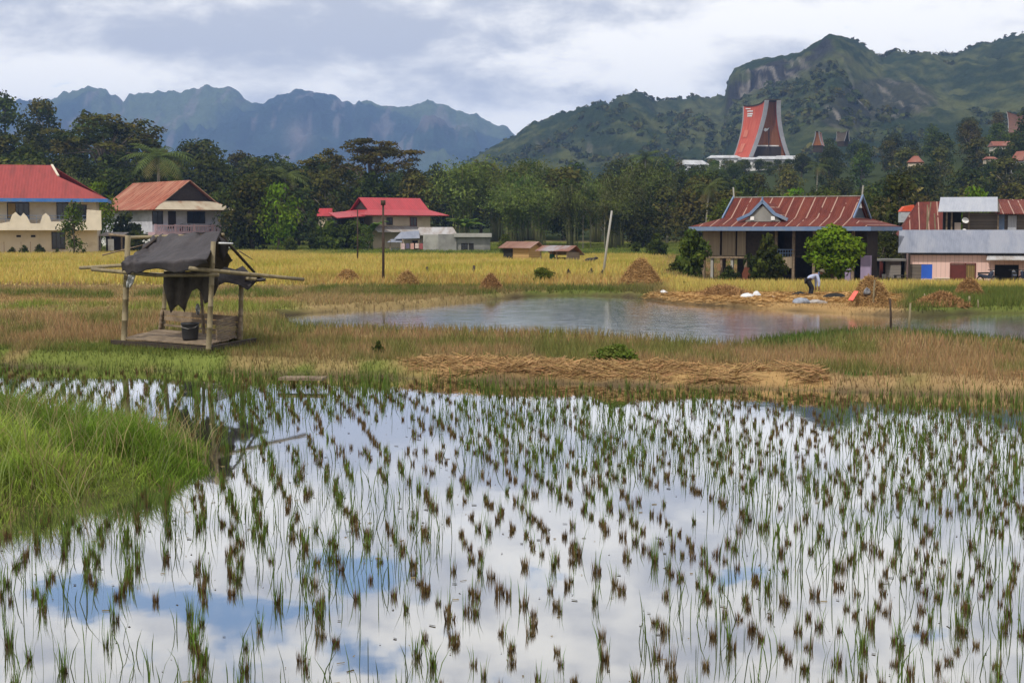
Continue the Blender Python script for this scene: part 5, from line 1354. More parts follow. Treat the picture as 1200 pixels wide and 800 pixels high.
MB().box(q.x(1165), q.x(1193), 0.5, 0.6, -0.8, q.z(309)).build('dark_doorway', M_dark, h10)
MB().slab((q.x(1153), -1.5, q.z(304.5)), (xr, -1.5, q.z(304.5)), (xr, -0.02, q.z(299.5)), (q.x(1156), -0.02, q.z(299.5)), 0.05).build('awning', M_oldtin, h10)
MB().box(q.x(1063), q.x(1063) + 0.14, -0.4, -0.26, -0.8, q.z(297)).build('post', M_darkwood, h10)
MB().box(q.x(1094), q.x(1113), -0.06, 0.0, q.z(326.6), q.z(325.6)).build('ledge', M_cream2, h10)
# motorbikes parked before the doors
def make_bike():
    root = thing('motorbike', '', 'motorbike'); blk = M_dark
    for x_ in (-0.6, 0.6):
        w = MB(); 
        ring = [(math.cos(t) * 0.27, math.sin(t) * 0.27) for t in np.linspace(0, 2 * math.pi, 17)]
        w.tube([(x_ + a, 0, 0.29 + b) for a, b in ring], 0.05, 6); wo2 = w.build('wheel', blk, root, True)
        h_ = MB(); 
        for t in np.linspace(0, math.pi, 4)[:-1]: h_.bar((x_ - math.cos(t) * 0.25, 0, 0.29 - math.sin(t) * 0.25), (x_ + math.cos(t) * 0.25, 0, 0.29 + math.sin(t) * 0.25), 0.02)
        h_.build('spokes', M_conc, wo2)
    MB().prism([(-0.75, -0.12, 0.62), (-0.2, -0.12, 0.42), (0.25, -0.12, 0.40), (0.42, -0.12, 0.85), (0.3, -0.12, 0.9), (0.1, -0.12, 0.62), (-0.7, -0.12, 0.74)], (0, 0.24, 0)).build('body', pmat('dark_blue_plastic', (0.03, 0.04, 0.07), rough=0.35), root)
    MB().box(-0.72, 0.08, -0.13, 0.13, 0.745, 0.84).build('seat', blk, root)
    MB().tube([(0.6, 0, 0.29), (0.36, 0, 0.95)], 0.035, 6).build('fork', M_conc, root); MB().tube([(0.3, -0.34, 1.0), (0.36, 0, 0.97), (0.3, 0.34, 1.0)], 0.022, 6).build('handlebar', blk, root)
    MB().lathe([(0.02, 0), (0.09, 0.03), (0.09, 0.1), (0.03, 0.14)], 10, (0.44, 0, 0.86)).build('headlight', M_white, root)
    note_kids(root); return root
bk = make_bike()
for i, (px, rz, lab) in enumerate([(1157, 20, 'dark motorbike parked beside the dark doorway of the pink house'), (1188, 75, 'dark motorbike facing out before the right end of the pink house'), (1201, 100, 'motorbike cut off by the right edge before the pink house')]):
    o = bk if i == 0 else copy_tree(bk); o.location = P(px, 333.5, 95.5); o.rotation_euler = (0, 0, R(rz)); o['label'] = lab; o['group'] = 'motorbikes parked before the pink house'

# --- plank house with the pale tin roof behind it
TH = R(-14); q = L2(1140, 300, 112, TH)
h11 = thing('plank_house', 'upper storey of a grey plank house with a pale tin roof, above the pink house', 'house', P(1140, 300, 112), TH)
MB().slab((q.x(1097), -1.2, q.z(249)), (q.x(1166), -1.2, q.z(249)), (q.x(1170), 2.2, q.z(231.5)), (q.x(1102), 2.2, q.z(231.5)), 0.06).build('roof', M_tinpale, h11)
MB().prism([(q.x(1167), -1.0, q.z(249)), (q.x(1169), 2.2, q.z(233)), (q.x(1177), 5, q.z(243)), (q.x(1177), 4.8, q.z(249))], (0.1, 0, 0)).build('gable', M_planks, h11)
MB().box(q.x(1127), q.x(1168), 0, 0.12, -2, q.z(249.5)).build('plank_wall', M_planks, h11)
MB().box(q.x(1105), q.x(1127), 1.6, 1.7, -2, q.z(248)).build('back_wall', M_dark, h11)
MB().box(q.x(1168), q.x(1210), 0.3, 0.4, -2, q.z(250)).build('side_wall', M_planks, h11)
MB().box(q.x(1168.5), q.x(1176), 0.2, 0.28, -1, q.z(251)).build('blue_panel', M_bluegrey, h11)
MB().box(q.x(1180), q.x(1190), 0.15, 0.28, q.z(272), q.z(253)).build('tin_panel', M_tinpale, h11)
for p in (1108, 1114, 1134, 1168): MB().box(q.x(p) - 0.06, q.x(p) + 0.06, -0.35, -0.23, -2, q.z(248.6)).build('post', M_oldwood, h11)
MB().box(q.x(1118), q.x(1125), -0.2, 0.3, q.z(272), q.z(261)).build('hatch_door', M_pinkgrey, h11)
MB().slab((q.x(1166), -0.6, q.z(251.5)), (q.x(1215), -0.6, q.z(252)), (q.x(1215), 4.5, q.z(235)), (q.x(1172), 4.5, q.z(235)), 0.06).build('side_roof', M_rustdark, h11)
for i, (px, py) in enumerate([(1131, 259), (1130, 271)]):
    d_ = thing('satellite_dish', ['white satellite dish on the plank wall, the larger upper one', 'small white satellite dish low on the plank wall'][i], 'satellite dish', P(px, py, 111.5))
    k = 0.27 if i == 0 else 0.18
    b = MB(Matrix.Rotation(R(60), 4, 'X')); b.lathe([(k * r_, k * r_ * r_ * 0.35 + 0.02) for r_ in (0.05, 0.4, 0.7, 1.0)] + [(k * r_, k * r_ * r_ * 0.35) for r_ in (1.0, 0.7, 0.4, 0.05)], 16); b.build('dish', M_white, d_, True)
    MB().bar((0, 0, 0), (0, 0.9, -0.25), 0.04).build('arm', M_conc, d_)
# --- rusty roofs behind
TH = R(-14); q = L2(1090, 300, 120, TH)
h12 = thing('village_house', 'house under a broad dark red tin roof behind bamboo poles, left of the plank house', 'house', P(1090, 300, 120), TH)
MB().slab((q.x(1052), -1.5, q.z(277)), (q.x(1122), -1.5, q.z(277)), (q.x(1124), 3.5, q.z(236)), (q.x(1076), 3.5, q.z(237)), 0.07).slab((q.x(1052), 8, q.z(275)), (q.x(1052), -1.5, q.z(277)), (q.x(1076), 3.5, q.z(237)), (q.x(1076), 3.6, q.z(237)), 0.07).build('roof', M_rustdark, h12)
MB().box(q.x(1058), q.x(1120), 0, 7, -3, q.z(278)).build('wall', M_darkwood, h12)
h13 = thing('village_house', 'house with a long brown tin roof at the right edge behind the plank house', 'house', P(1190, 300, 128))
q = L2(1190, 300, 128)
MB().slab((q.x(1160), -1.5, q.z(252)), (q.x(1260), -1.5, q.z(252)), (q.x(1260), 3, q.z(234)), (q.x(1165), 3, q.z(234)), 0.07).build('roof', M_rustdark, h13)
MB().box(q.x(1163), q.x(1258), -0.5, 5, -4, q.z(252)).build('wall', M_planks, h13)
o = thing('water_tank', 'bright orange sheet over a pale blue crate under the pale flecked tree', 'crate', P(1062, 258, 126)); MB().box(-0.6, 0.5, -0.4, 0.4, -0.2, 0.75).build('crate', pmat('pale_blue_tin', (0.40, 0.44, 0.47)), o); MB().prism([(-0.66, -0.45, 0.76), (0.62, -0.45, 0.76), (0.55, -0.45, 1.35), (-0.3, -0.45, 1.2)], (0, 0.9, 0)).build('cover', M_orange, o)
o.name = 'covered_crate'
for i, (a, b) in enumerate([((1083, 274), (1091, 237)), ((1086, 274), (1087, 240)), ((1098, 274), (1095, 250))]):
    p0, p1 = P(*a, 110), P(*b, 110)
    o = MB().tube([(0, 0, -1.2), (p1 - p0)], 0.05, 6).build('bamboo_pole', M_bamboo); o.location = p0
    tag(o, ['long leaning bamboo pole before the dark red roof, topmost of the three', 'upright bamboo pole before the dark red roof, between two others', 'short bamboo pole before the dark red roof, nearest the plank house'][i], 'pole', 'bamboo poles behind the pink house')

# --- boat-roofed houses and roofs on the hill
def tongkonan(name, label, loc, rz, s, slope, board, inner, big):
    root = thing(name, label, 'house', loc, rz)
    # local: near gable at y=-len/2 facing -y; long axis along y
    Ln = (16 if big else 20) * s; n = 14; K = 8
    def sect(t):           # t 0 near .. 1 far
        e = abs(2 * t - 1) ** 2.2
        ztop = ((16.3 + 0.7 * e) if big else (14.0 + 3.0 * e)) * s; wt = (1.55 + 0.75 * e) * s; wb = 6.4 * s
        pts = []
        for k in range(K + 1):
            f = k / K; w_ = wb + (wt - wb) * (1 - (1 - f) ** 1.75); pts.append((w_, f * ztop))
        return pts, ztop
    Vs = []; fs = []
    for side in (-1, 1):
        mb = MB(); rows = []
        for i in range(n + 1):
            t = i / n; pts, zt = sect(t); lean = (0.5 - t) * 2
            rows.append([(side * a, -Ln / 2 + Ln * t - lean * 2.2 * s * (b / zt) ** 2, b) for a, b in pts])
        for i in range(n):
            for k in range(K): 
                A_, B_, C_, D_ = rows[i][k], rows[i + 1][k], rows[i + 1][k + 1], rows[i][k + 1]
                if side < 0: A_, B_, C_, D_ = B_, A_, D_, C_
                o0 = len(mb.v); mb.v += [A_, B_, C_, D_]; mb.f.append((o0, o0 + 1, o0 + 2, o0 + 3))
                th_ = -side * 0.35 * s
                o0 = len(mb.v); mb.v += [(a + th_, b, c) for a, b, c in (A_, B_, C_, D_)]; mb.f.append((o0 + 3, o0 + 2, o0 + 1, o0))
        so_ = mb.build('roof_slope', slope, root)
        if big and side < 0:
            def at_(i, k):
                i0, k0 = min(int(i), n - 1), min(int(k), K - 1); fi, fk = i - i0, k - k0
                g4 = [Vector(rows[i0][k0]), Vector(rows[i0 + 1][k0]), Vector(rows[i0][k0 + 1]), Vector(rows[i0 + 1][k0 + 1])]
                return (g4[0] * (1 - fi) + g4[1] * fi) * (1 - fk) + (g4[2] * (1 - fi) + g4[3] * fi) * fk
            for i0, i1, k0, k1 in ((9.0, 12.2, 7.15, 7.32), (9.0, 12.0, 6.72, 6.92), (9.2, 12.0, 6.42, 6.60), (10.5, 13.0, 7.55, 7.68)):
                off = Vector((-0.14, 0, 0.06)); MB().prism([at_(i0, k0) + off, at_(i1, k0) + off, at_(i1, k1) + off, at_(i0, k1) + off], (0.06, 0, -0.02)).build('white_patch', M_white, so_)
            for i0, i1, k0, k1 in ((9.5, 12.2, 3.3, 4.4), (8.5, 11.6, 1.0, 2.3)):
                off = Vector((-0.14, 0, 0.06)); MB().prism([at_(i0, k0) + off, at_(i1, k0) + off, at_(i1, k1) + off, at_(i0, k1) + off], (0.06, 0, -0.02)).build('faded_patch', M_faded, so_)
        for e_, i in ((-1, 0), (1, n)):
            bd = MB(); r_ = rows[i]
            for k in range(K):
                a, b = Vector(r_[k]), Vector(r_[k + 1]); w_ = (1.05 if big else 0.8) * s; ix = Vector((-side * w_, 0, 0)) if big else Vector((-side * w_, 0, 0)); y_ = Vector((0, e_ * 0.35 * s, 0)); yo = Vector((0, e_ * 0.02, 0)); ou = Vector((side * 0.25 * s, 0, 0))
                bd.prism([a + ou + yo, b + ou + yo, b + ix + yo, a + ix + yo], y_)
            bd.build('bargeboard', board, root)
    cap = MB()
    for i in range(n):
        (p0, z0), (p1, z1) = sect(i / n), sect((i + 1) / n); l0 = (0.5 - i / n) * 2; l1 = (0.5 - (i + 1) / n) * 2
        ya, yb_ = -Ln / 2 + Ln * i / n - l0 * 2.2 * s, -Ln / 2 + Ln * (i + 1) / n - l1 * 2.2 * s
        cap.slab((-p0[-1][0] - .2 * s, ya, z0), (p0[-1][0] + .2 * s, ya, z0), (p1[-1][0] + .2 * s, yb_, z1), (-p1[-1][0] - .2 * s, yb_, z1), 0.35 * s)
    cap.build('ridge_cap', M_darkwood, root)
    for e_ in (-1, 1):
        gb = MB(); pts, zt = sect(0.0); y_ = e_ * (Ln / 2 - 1.8 * s)
        pl = [((a - 0.7 * s), y_ + e_ * 1.9 * s * (b / zt) ** 2, b * 0.985) for a, b in pts]
        for k in range(K):
            a, b = pl[k], pl[k + 1]; gb.slab((-a[0], a[1], a[2]), (a[0], a[1], a[2]), (b[0], b[1], b[2]), (-b[0], b[1], b[2]), 0.12)
        g_ = gb.build('gable', inner, root)
        if big and e_ < 0:
            MB().box(-3.4 * s, 3.4 * s, y_ - 0.45 * s, y_ - 0.22 * s, 3.4 * s, 3.75 * s).build('crossbeam', M_white, g_)
            MB().box(-4.2 * s, 4.2 * s, y_ - 0.28 * s, y_ - 0.12 * s, 0, 3.35 * s).build('dark_panel', M_darkwood, g_)
            MB().box(-0.12 * s, 0.12 * s, y_ - 1.2 * s, y_ - 0.95 * s, 0, 9 * s).build('centre_post', M_darkwood, g_)
            MB(Matrix.Translation((-0.9 * s, y_ - 1.35 * s, 8.4 * s))).prism([(-0.9 * s, 0, -0.2 * s), (-0.3 * s, 0, -0.6 * s), (0.3 * s, 0, -0.3 * s), (0.9 * s, 0, 0.55 * s), (0.2 * s, 0, 0.25 * s), (-0.5 * s, 0, 0.45 * s)], (0, 0.2 * s, 0)).build('carved_emblem', M_white, g_)
    MB().box(-5.2 * s, 5.2 * s, -Ln / 2 + 2.5 * s, Ln / 2 - 2.5 * s, -8 * s, 0.3 * s).build('body', M_darkwood, root)
    return root
M_faded = pmat('faded_orange_paint', (0.50, 0.17, 0.11), (0.46, 0.12, 0.075), 0.8, 0.8)
M_slope = tinmat('orange_red_tin', (0.46, 0.075, 0.040), (0.38, 0.062, 0.036), (0.50, 0.12, 0.075), axis=1, corr=0.5, rough=0.6, streak=1.2)
M_inner = boardmat('carved_brown_wood', (0.30, 0.115, 0.042), (0.20, 0.075, 0.030), 0.5, 0, (0.08, 0.03, 0.015), 0.1)
M_board = pmat('grey_bargeboard', (0.30, 0.30, 0.32), (0.24, 0.24, 0.26), 0.5, 0.7)
tb = tongkonan('boat_roofed_house', 'towering traditional house with an orange-red boat shaped roof and brown gable', P(891.5, 186, 440), R(9), 1.0, M_slope, M_board, M_inner, True)
tiny = tongkonan('boat_roofed_house', 'small faded pink boat shaped roof right of the towering traditional house', P(959, 171, 425), R(-20), 0.24, tinmat('faded_pink_tin', (0.30, 0.13, 0.10), (0.25, 0.11, 0.09), (0.3, 0.16, 0.13)), M_board, M_inner, False)
tiny2 = tongkonan('boat_roofed_house', 'small dark boat shaped roof with a pale rim, highest in the trees', P(987.5, 166, 470), R(30), 0.2, tinmat('dark_thatch_tin', (0.08, 0.06, 0.045), (0.06, 0.05, 0.04), (0.1, 0.08, 0.06)), M_board, M_dark, False)
tiny3 = tongkonan('boat_roofed_house', 'boat shaped roof with a pale gable edge at the right edge of the hillside', P(1199, 156, 380), R(60), 0.34, tinmat('brown_thatch_tin', (0.13, 0.065, 0.05), (0.10, 0.05, 0.04), (0.15, 0.08, 0.06)), M_board, M_dark, False)
def hill_house(px, py, D, w, h_, d, mat, label, wall=M_white, rz=0.0, hip=0.75, wallh=3.0, cat='house'):
    o = thing('village_house', label, cat, P(px, py, D), R(rz))
    mb = MB(); mb.slab((-w, -d, 0), (w, -d, 0), (w * hip, 0, h_), (-w * hip, 0, h_), 0.1); mb.slab((w, d, 0), (-w, d, 0), (-w * hip, 0, h_), (w * hip, 0, h_), 0.1)
    mb.slab((w, -d, 0), (w, d, 0), (w * hip, 0.02, h_), (w * hip, -0.02, h_), 0.1); mb.slab((-w, d, 0), (-w, -d, 0), (-w * hip, -0.02, h_), (-w * hip, 0.02, h_), 0.1)
    mb.build('roof', mat, o)
    MB().box(-w * 0.9, w * 0.9, -d * 0.85, d * 0.85, -wallh - 0.3, -0.08).build('wall', wall, o)
    for k_ in range(3):
        p_ = px + (k_ - 1) * (w * 0.8) * F / D + random.uniform(-3, 3); g_ = ground_at(p_, D - 7 - k_)
        put_tree(random.choice(['dark1', 'mid2', 'olive2', 'dark3']), g_, max(3, P(p_, py + random.uniform(-2.5, 2.5), D - 7).z - g_.z), 0.9, 'dark leafy tree hiding the walls below a roof on the hillside', 'trees before the roofs on the hillside')
    for s in (-0.45, 0.4): window(o, w * s - 0.5, w * s + 0.5, -1.9, -0.7, -d * 0.85, M_darkwood, M_glass, 1)
    return o
M_whitetin = tinmat('white_tin', (0.46, 0.47, 0.49), (0.36, 0.37, 0.39), (0.30, 0.30, 0.31), rough=0.5)
M_terra = tinmat('terracotta_tin', (0.23, 0.085, 0.06), (0.18, 0.065, 0.045), (0.25, 0.12, 0.09), rough=0.7)
hill_house(812, 194, 400, 4.0, 1.4, 3, M_whitetin, 'white tin roofed house highest of the pale roofs left of the towering house', rz=20)
hill_house(817, 200, 392, 3.2, 1.0, 3, tinmat('grey_roof', (0.26, 0.26, 0.28), (0.22, 0.22, 0.24), (0.3, 0.3, 0.3)), 'grey roofed house among the trees left of the towering house', rz=-10)
hill_house(848, 186, 425, 5.0, 0.9, 3, M_whitetin, 'long white tin roof close to the left foot of the towering house')
hill_house(886, 188, 424, 6.0, 0.8, 3, M_whitetin, 'white tin roof below the left foot of the towering house')
hill_house(908, 187.5, 422, 6.5, 1.0, 3, M_whitetin, 'white tin roof below the brown gable of the towering house')
hill_house(922, 186, 426, 4.0, 0.8, 3, M_whitetin, 'white roof at the right foot of the towering house')
hill_house(1073, 191, 262, 1.3, 1.2, 1.6, M_terra, 'terracotta roof half hidden in the trees above the pale flecked tree', rz=-25, wall=M_cream, hip=0.3)
hill_house(1173, 172, 340, 2.5, 1.2, 2, M_terra, 'long terracotta roof on the hillside near the right edge', wall=M_cream2, hip=0.95)
hill_house(1160, 187, 300, 1.1, 0.5, 1.6, M_terra, 'small brown roof below the long terracotta roof on the hillside', wall=M_cream)
hh_ = hill_house(1198, 189, 290, 1.5, 2.0, 2.0, M_terra, 'steep red roof with a white gable at the right edge of the hillside', rz=-60, hip=0.98, wall=M_white)
MB().bar((1.88, 0, 2.2), (1.88, 0, 3.6), 0.12).build('finial', M_white, hh_)
#PART3
# ------------------------------------------------------------------ bamboo field shelter
HZ = 0.26
def hg(px, py): x, y = gp(px, py, HZ); return Vector((x, y, HZ))
FL, FR, BR, BL = hg(144, 405), hg(243, 413), hg(281, 403), hg(189, 394)
hut = thing('field_shelter', 'bamboo field shelter roofed with torn black shade cloth on the grassy bank', 'shelter', (FL + FR + BR + BL) / 4)
O = hut.location.copy()
def H_(px, py, D): return P(px, py, D) - O
def bamboo(name, a, b, r0, r1, mat=M_bamboo, par=hut, nodes=6):
    a, b = Vector(a), Vector(b); mb = MB(); pts = []; rs = []
    for k in range(nodes + 1):
        f = k / nodes; p = a.lerp(b, f); r = 0.82 * (r0 + (r1 - r0) * f); d = (b - a) / (b - a).length * 0.012
        if 0 < k < nodes: pts += [p - d, p, p + d]; rs += [r, r * 1.16, r]
        else: pts.append(p); rs.append(r)
    return mb.tube(pts, rs, 10).build(name, mat, par, True)
bamboo('post', FL - O + Vector((0, 0, -0.4)), H_(150, 276, FL.y), 0.088, 0.078)
bamboo('post', FR - O + Vector((0, 0, -0.4)), H_(250, 283, FR.y), 0.078, 0.066)
bamboo('post', BR - O + Vector((0, 0, -0.4)), H_(283, 316, BR.y), 0.074, 0.066)
bamboo('post', BL - O + Vector((0, 0, -0.4)), H_(195, 310, BL.y), 0.072, 0.062)
bamboo('post', H_(240, 408, 34.6), H_(235, 330, 34.6), 0.05, 0.045, M_oldwood)
bamboo('splint', H_(279.5, 404, BR.y - 0.12), H_(282, 362, BR.y - 0.12), 0.06, 0.055, M_oldwood)
bamboo('splint', H_(186.5, 393, BL.y - 0.12), H_(190, 364, BL.y - 0.12), 0.055, 0.05, M_oldwood)
bamboo('beam', H_(222, 314.5, 31.15), H_(356, 327.5, 33.2), 0.062, 0.05)
bamboo('beam', H_(108, 315.5, 33.6), H_(184, 322.5, 32.5), 0.06, 0.055)
bamboo('beam', H_(94, 314, 33.9), H_(150, 310.5, 33.0), 0.05, 0.05)
bamboo('beam', H_(184, 322.5, 32.5), H_(256, 322, 31.4), 0.05, 0.05)
bamboo('beam', H_(176, 321, 36.4), H_(300, 327, 33.6), 0.055, 0.05)
bamboo('ridge_pole', H_(148, 278.5, 35.6), H_(262, 275, 32.7), 0.055, 0.045)
bamboo('rafter', H_(258, 275, 32.7), H_(298, 319, 34.3), 0.045, 0.04, M_darkwood)
bamboo('rafter', H_(257, 276, 32.6), H_(240, 306, 31.2), 0.04, 0.035, M_darkwood)
bamboo('rafter', H_(187, 277, 34.6), H_(145, 310, 33.0), 0.04, 0.035, M_darkwood)
bamboo('stick', H_(120, 299, 33.4), H_(170, 286.5, 34.2), 0.022, 0.016, M_oldwood)
bamboo('stick', H_(256, 285, 32.2), H_(273, 285.4, 32.4), 0.028, 0.024, M_whitesack)
bamboo('stick', H_(280, 294, 33.6), H_(296, 304, 34), 0.018, 0.012, M_oldwood)
bamboo('stick', H_(128, 275, 35.8), H_(150, 277, 35.5), 0.04, 0.035, M_oldwood)
# shade cloth: sagging between ridge and eave, hanging lip, torn edge
r = np.random.default_rng(5)
def cloth(name, rows, mat, par, sm=True):
    nu, nv = len(rows[0]), len(rows); V = [tuple(p) for row in rows for p in row]
    q = [(j * nu + i, j * nu + i + 1, (j + 1) * nu + i + 1, (j + 1) * nu + i) for j in range(nv - 1) for i in range(nu - 1)]
    me = bpy.data.meshes.new(name); me.from_pydata(V, [], q); me.update(); me.materials.append(mat)
    me.polygons.foreach_set('use_smooth', np.ones(len(q), bool))
    o = bpy.data.objects.new(name, me); COL.objects.link(o); o.parent = par
    s = o.modifiers.new('thick', 'SOLIDIFY'); s.thickness = 0.012
    return o
RL, RR = H_(181, 275.5, 34.8), H_(258.5, 272.5, 32.6); EL, ER = H_(142, 309.5, 32.7), H_(241.5, 303.5, 30.95)
rows = []; nu, nv = 46, 22
for j in range(nv + 7):
    f = min(j, nv) / nv; row = []
    for i in range(nu):
        u_ = i / (nu - 1); a = RL.lerp(RR, u_); b = EL.lerp(ER, u_)
        p = a.lerp(b, f)
        n_ = float(fbm(np.array([u_ * 7]), np.array([f * 2.2 + u_]), 401, 4)[0]) - 0.5
        n2_ = float(fbm(np.array([u_ * 20 + f * 3]), np.array([f * 1.5]), 403, 3)[0]) - 0.5
        p.z += -0.10 * math.sin(math.pi * f) * (0.6 + 0.4 * math.sin(u_ * 9)) + 0.11 * n_ + 0.05 * n2_
        p.y -= 0.06 * n_
        if u_ < 0.16: p.z += 0.05 * math.sin(u_ * 60) ; p.x -= 0.05 * math.sin(f * 25)
        if j > nv:
            k = (j - nv) / 7
            drop = 0.20 + 0.08 * math.sin(u_ * 11) + 0.14 * n_ + 0.07 * math.exp(-((u_ - .55) / .2) ** 2); p.z -= max(0.02, drop) * k; p.y += 0.10 * k + 0.05 * n2_
        row.append(p)
    rows.append(row)
cloth('roof_cloth', rows, M_tarp, hut)
# back slope: torn remains with a hole, and the bunched fold on the right
rows = []; BLc, BRc = H_(200, 316, 36.6), H_(297, 319, 34.5)
for j in range(9):
    f = j / 8; row = []
    for i in range(16):
        u_ = i / 15; p = RL.lerp(RR, u_).lerp(BLc.lerp(BRc, u_ * 0.82), f * (1.0 - 0.30 * sstep(.8, 1, u_)))
        n_ = float(fbm(np.array([u_ * 6]), np.array([f * 3]), 411, 3)[0]) - 0.5; p.z += 0.1 * n_ - 0.1 * math.sin(math.pi * f); row.append(p)
    rows.append(row)
cloth('back_cloth', rows, M_tarp, hut)
rows = []
top = [(250, 322, 32.6), (262, 313, 33.2), (275, 316, 33.6), (284, 312, 33.8), (292, 318, 34), (300, 322, 34), (311, 327, 33.6)]
bot = [(250, 336, 32.6), (262, 332, 33.0), (270, 331, 33.4), (281, 335, 33.6), (291, 339, 33.8), (301, 331, 33.8), (311.5, 328, 33.5)]
for j in range(6):
    f = j / 5; rows.append([H_(*a).lerp(H_(*b), f) + Vector((0, 0.10 * math.sin(f * 7 + i), 0.02 * math.sin(i * 3 + f * 5))) for i, (a, b) in enumerate(zip(top, bot))])
cloth('torn_fold', rows, M_tarp, hut)
rows = []
for j in range(4):
    f = j / 3; rows.append([H_(a, b0 + (b1 - b0) * f, 32.4 + 0.05 * j) for a, b0, b1 in ((257, 277, 300), (259, 278, 303), (261, 279, 307), (263.5, 281, 300), (266, 285, 296), (268, 288, 292))])
cloth('torn_flap', rows, M_tarp, hut)
rows = []
hang = [(192, 318, 335), (196, 318, 352), (200, 318, 367), (204, 318, 361), (209, 318, 357), (213, 318, 361), (216.5, 318, 366), (220, 318, 353), (225, 318, 341), (231, 318, 338), (236, 318, 342), (240, 318, 356), (246, 319, 353), (252, 319, 345), (256, 319, 335)]
for j in range(10):
    f = j / 9; rows.append([H_(a, b0 + (b1 - b0) * f, 33.4 - i * 0.07 + 0.10 * math.sin(i * 1.9 + f * 2)) for i, (a, b0, b1) in enumerate(hang)])
cloth('hanging_cloth', rows, M_rag, hut)
# floor, skirting, low back rail
fz = HZ + 0.16
def flat(p, z): return Vector((p.x, p.y, z)) - O
mb = MB(); nb = 12
for i in range(nb):
    a, b = i / nb + 0.006, (i + 1) / nb - 0.006
    p = [FL.lerp(BL, a), FR.lerp(BR, a), FR.lerp(BR, b), FL.lerp(BL, b)]; dz = r.normal() * 0.008
    mb.prism([flat(k, fz + dz) for k in p], (0, 0, 0.035))
mb.build('floor', M_oldwood, hut)
mb = MB(); mb.bar(flat(FL, fz - 0.07) + Vector((-.25, 0, 0)), flat(FR, fz - 0.08) + Vector((0.1, 0, 0)), 0.10, 0.10); mb.bar(flat(FR, fz - 0.07), flat(BR, fz - 0.07) + Vector((0.35, 0.1, 0)), 0.10, 0.10); mb.bar(flat(BL, fz - 0.07), flat(BR, fz - 0.07), 0.1)
mb.build('floor_beam', M_darkwood, hut)
for z0, z1, f0, f1 in ((0.12, 0.17, 0.0, 1.0), (0.27, 0.38, 0.0, 1.0), (0.40, 0.53, 0.0, 1.0)):
    a, b = BL.lerp(BR, f0), BL.lerp(BR, f1); MB().prism([flat(a, fz + z0), flat(b, fz + z0 - 0.02), flat(b, fz + z1 - 0.03), flat(a, fz + z1)], (0, 0.04, 0)).build('back_board', M_oldwood, hut)
mb = MB()
for i in range(9):
    a, b = FR.lerp(BR, 0.35), BR; z0 = fz + 0.06 + 0.055 * i; mb.bar(flat(a, z0) + Vector((-.06, 0, 0)), flat(b, z0 + 0.01) + Vector((-.06, 0, 0)), 0.03, 0.035)
mb.build('side_slats', M_oldwood, hut)
bp = FR.lerp(BR, 0.5) * 0.45 + FL.lerp(BL, 0.5) * 0.55; bp = Vector(gp(223, 398.5, fz + 0.03) + (fz + 0.04,))
o = thing('bucket', 'black plastic bucket standing on the floor of the bamboo shelter', 'bucket', bp)
MB().lathe([(0.165, 0), (0.18, 0.04), (0.205, 0.36), (0.215, 0.37), (0.215, 0.40), (0.195, 0.40), (0.17, 0.05), (0.02, 0.04)], 20).build('pail', pmat('black_plastic', (0.022, 0.023, 0.026), (0.03, 0.03, 0.033), 4, 0.5), o, True)
MB().tube([(-0.21, 0, 0.36), (-0.15, -0.16, 0.30), (0, -0.225, 0.27), (0.15, -0.16, 0.30), (0.21, 0, 0.36)], 0.008, 6).build('handle', M_conc, o)
def hanging(name, pts, D, label, cat, mat, wv=0.04):
    o = thing(name, label, cat, P(*pts[0][:2], D)); rows = []
    for (xa, y, xb) in pts: rows.append([P(xa + (xb - xa) * k / 4, y, D + wv * math.sin(k * 2.1 + y)) - o.location for k in range(5)])
    c = cloth('cloth', rows, mat, o); return o
a = hanging('rag', [(154.5, 311, 162), (152.5, 317, 161), (150, 324, 158.5), (148, 331, 156.5), (148, 337, 152.5)], FL.y - 0.25, 'white plastic rag knotted to the left post of the bamboo shelter', 'rag', M_whitesack)
a = hanging('plastic_bag', [(231, 356, 233), (229.5, 360, 234.5), (229.5, 364, 234.5), (230, 368, 233)], 34.2, 'small white plastic bag hanging inside the bamboo shelter', 'bag', M_whitesack, 0.08)
x, y = gp(354, 443.5, 0.16)
o = thing('plank', 'flat weathered plank lying at the muddy water edge right of the shelter', 'plank', (x, y, 0.17), R(-6))
MB().box(-0.43, 0.43, -0.16, 0.02, -0.03, 0.02).build('board', M_oldwood, o); MB().box(-0.40, 0.45, 0.03, 0.17, -0.02, 0.025).build('board', M_oldwood, o)

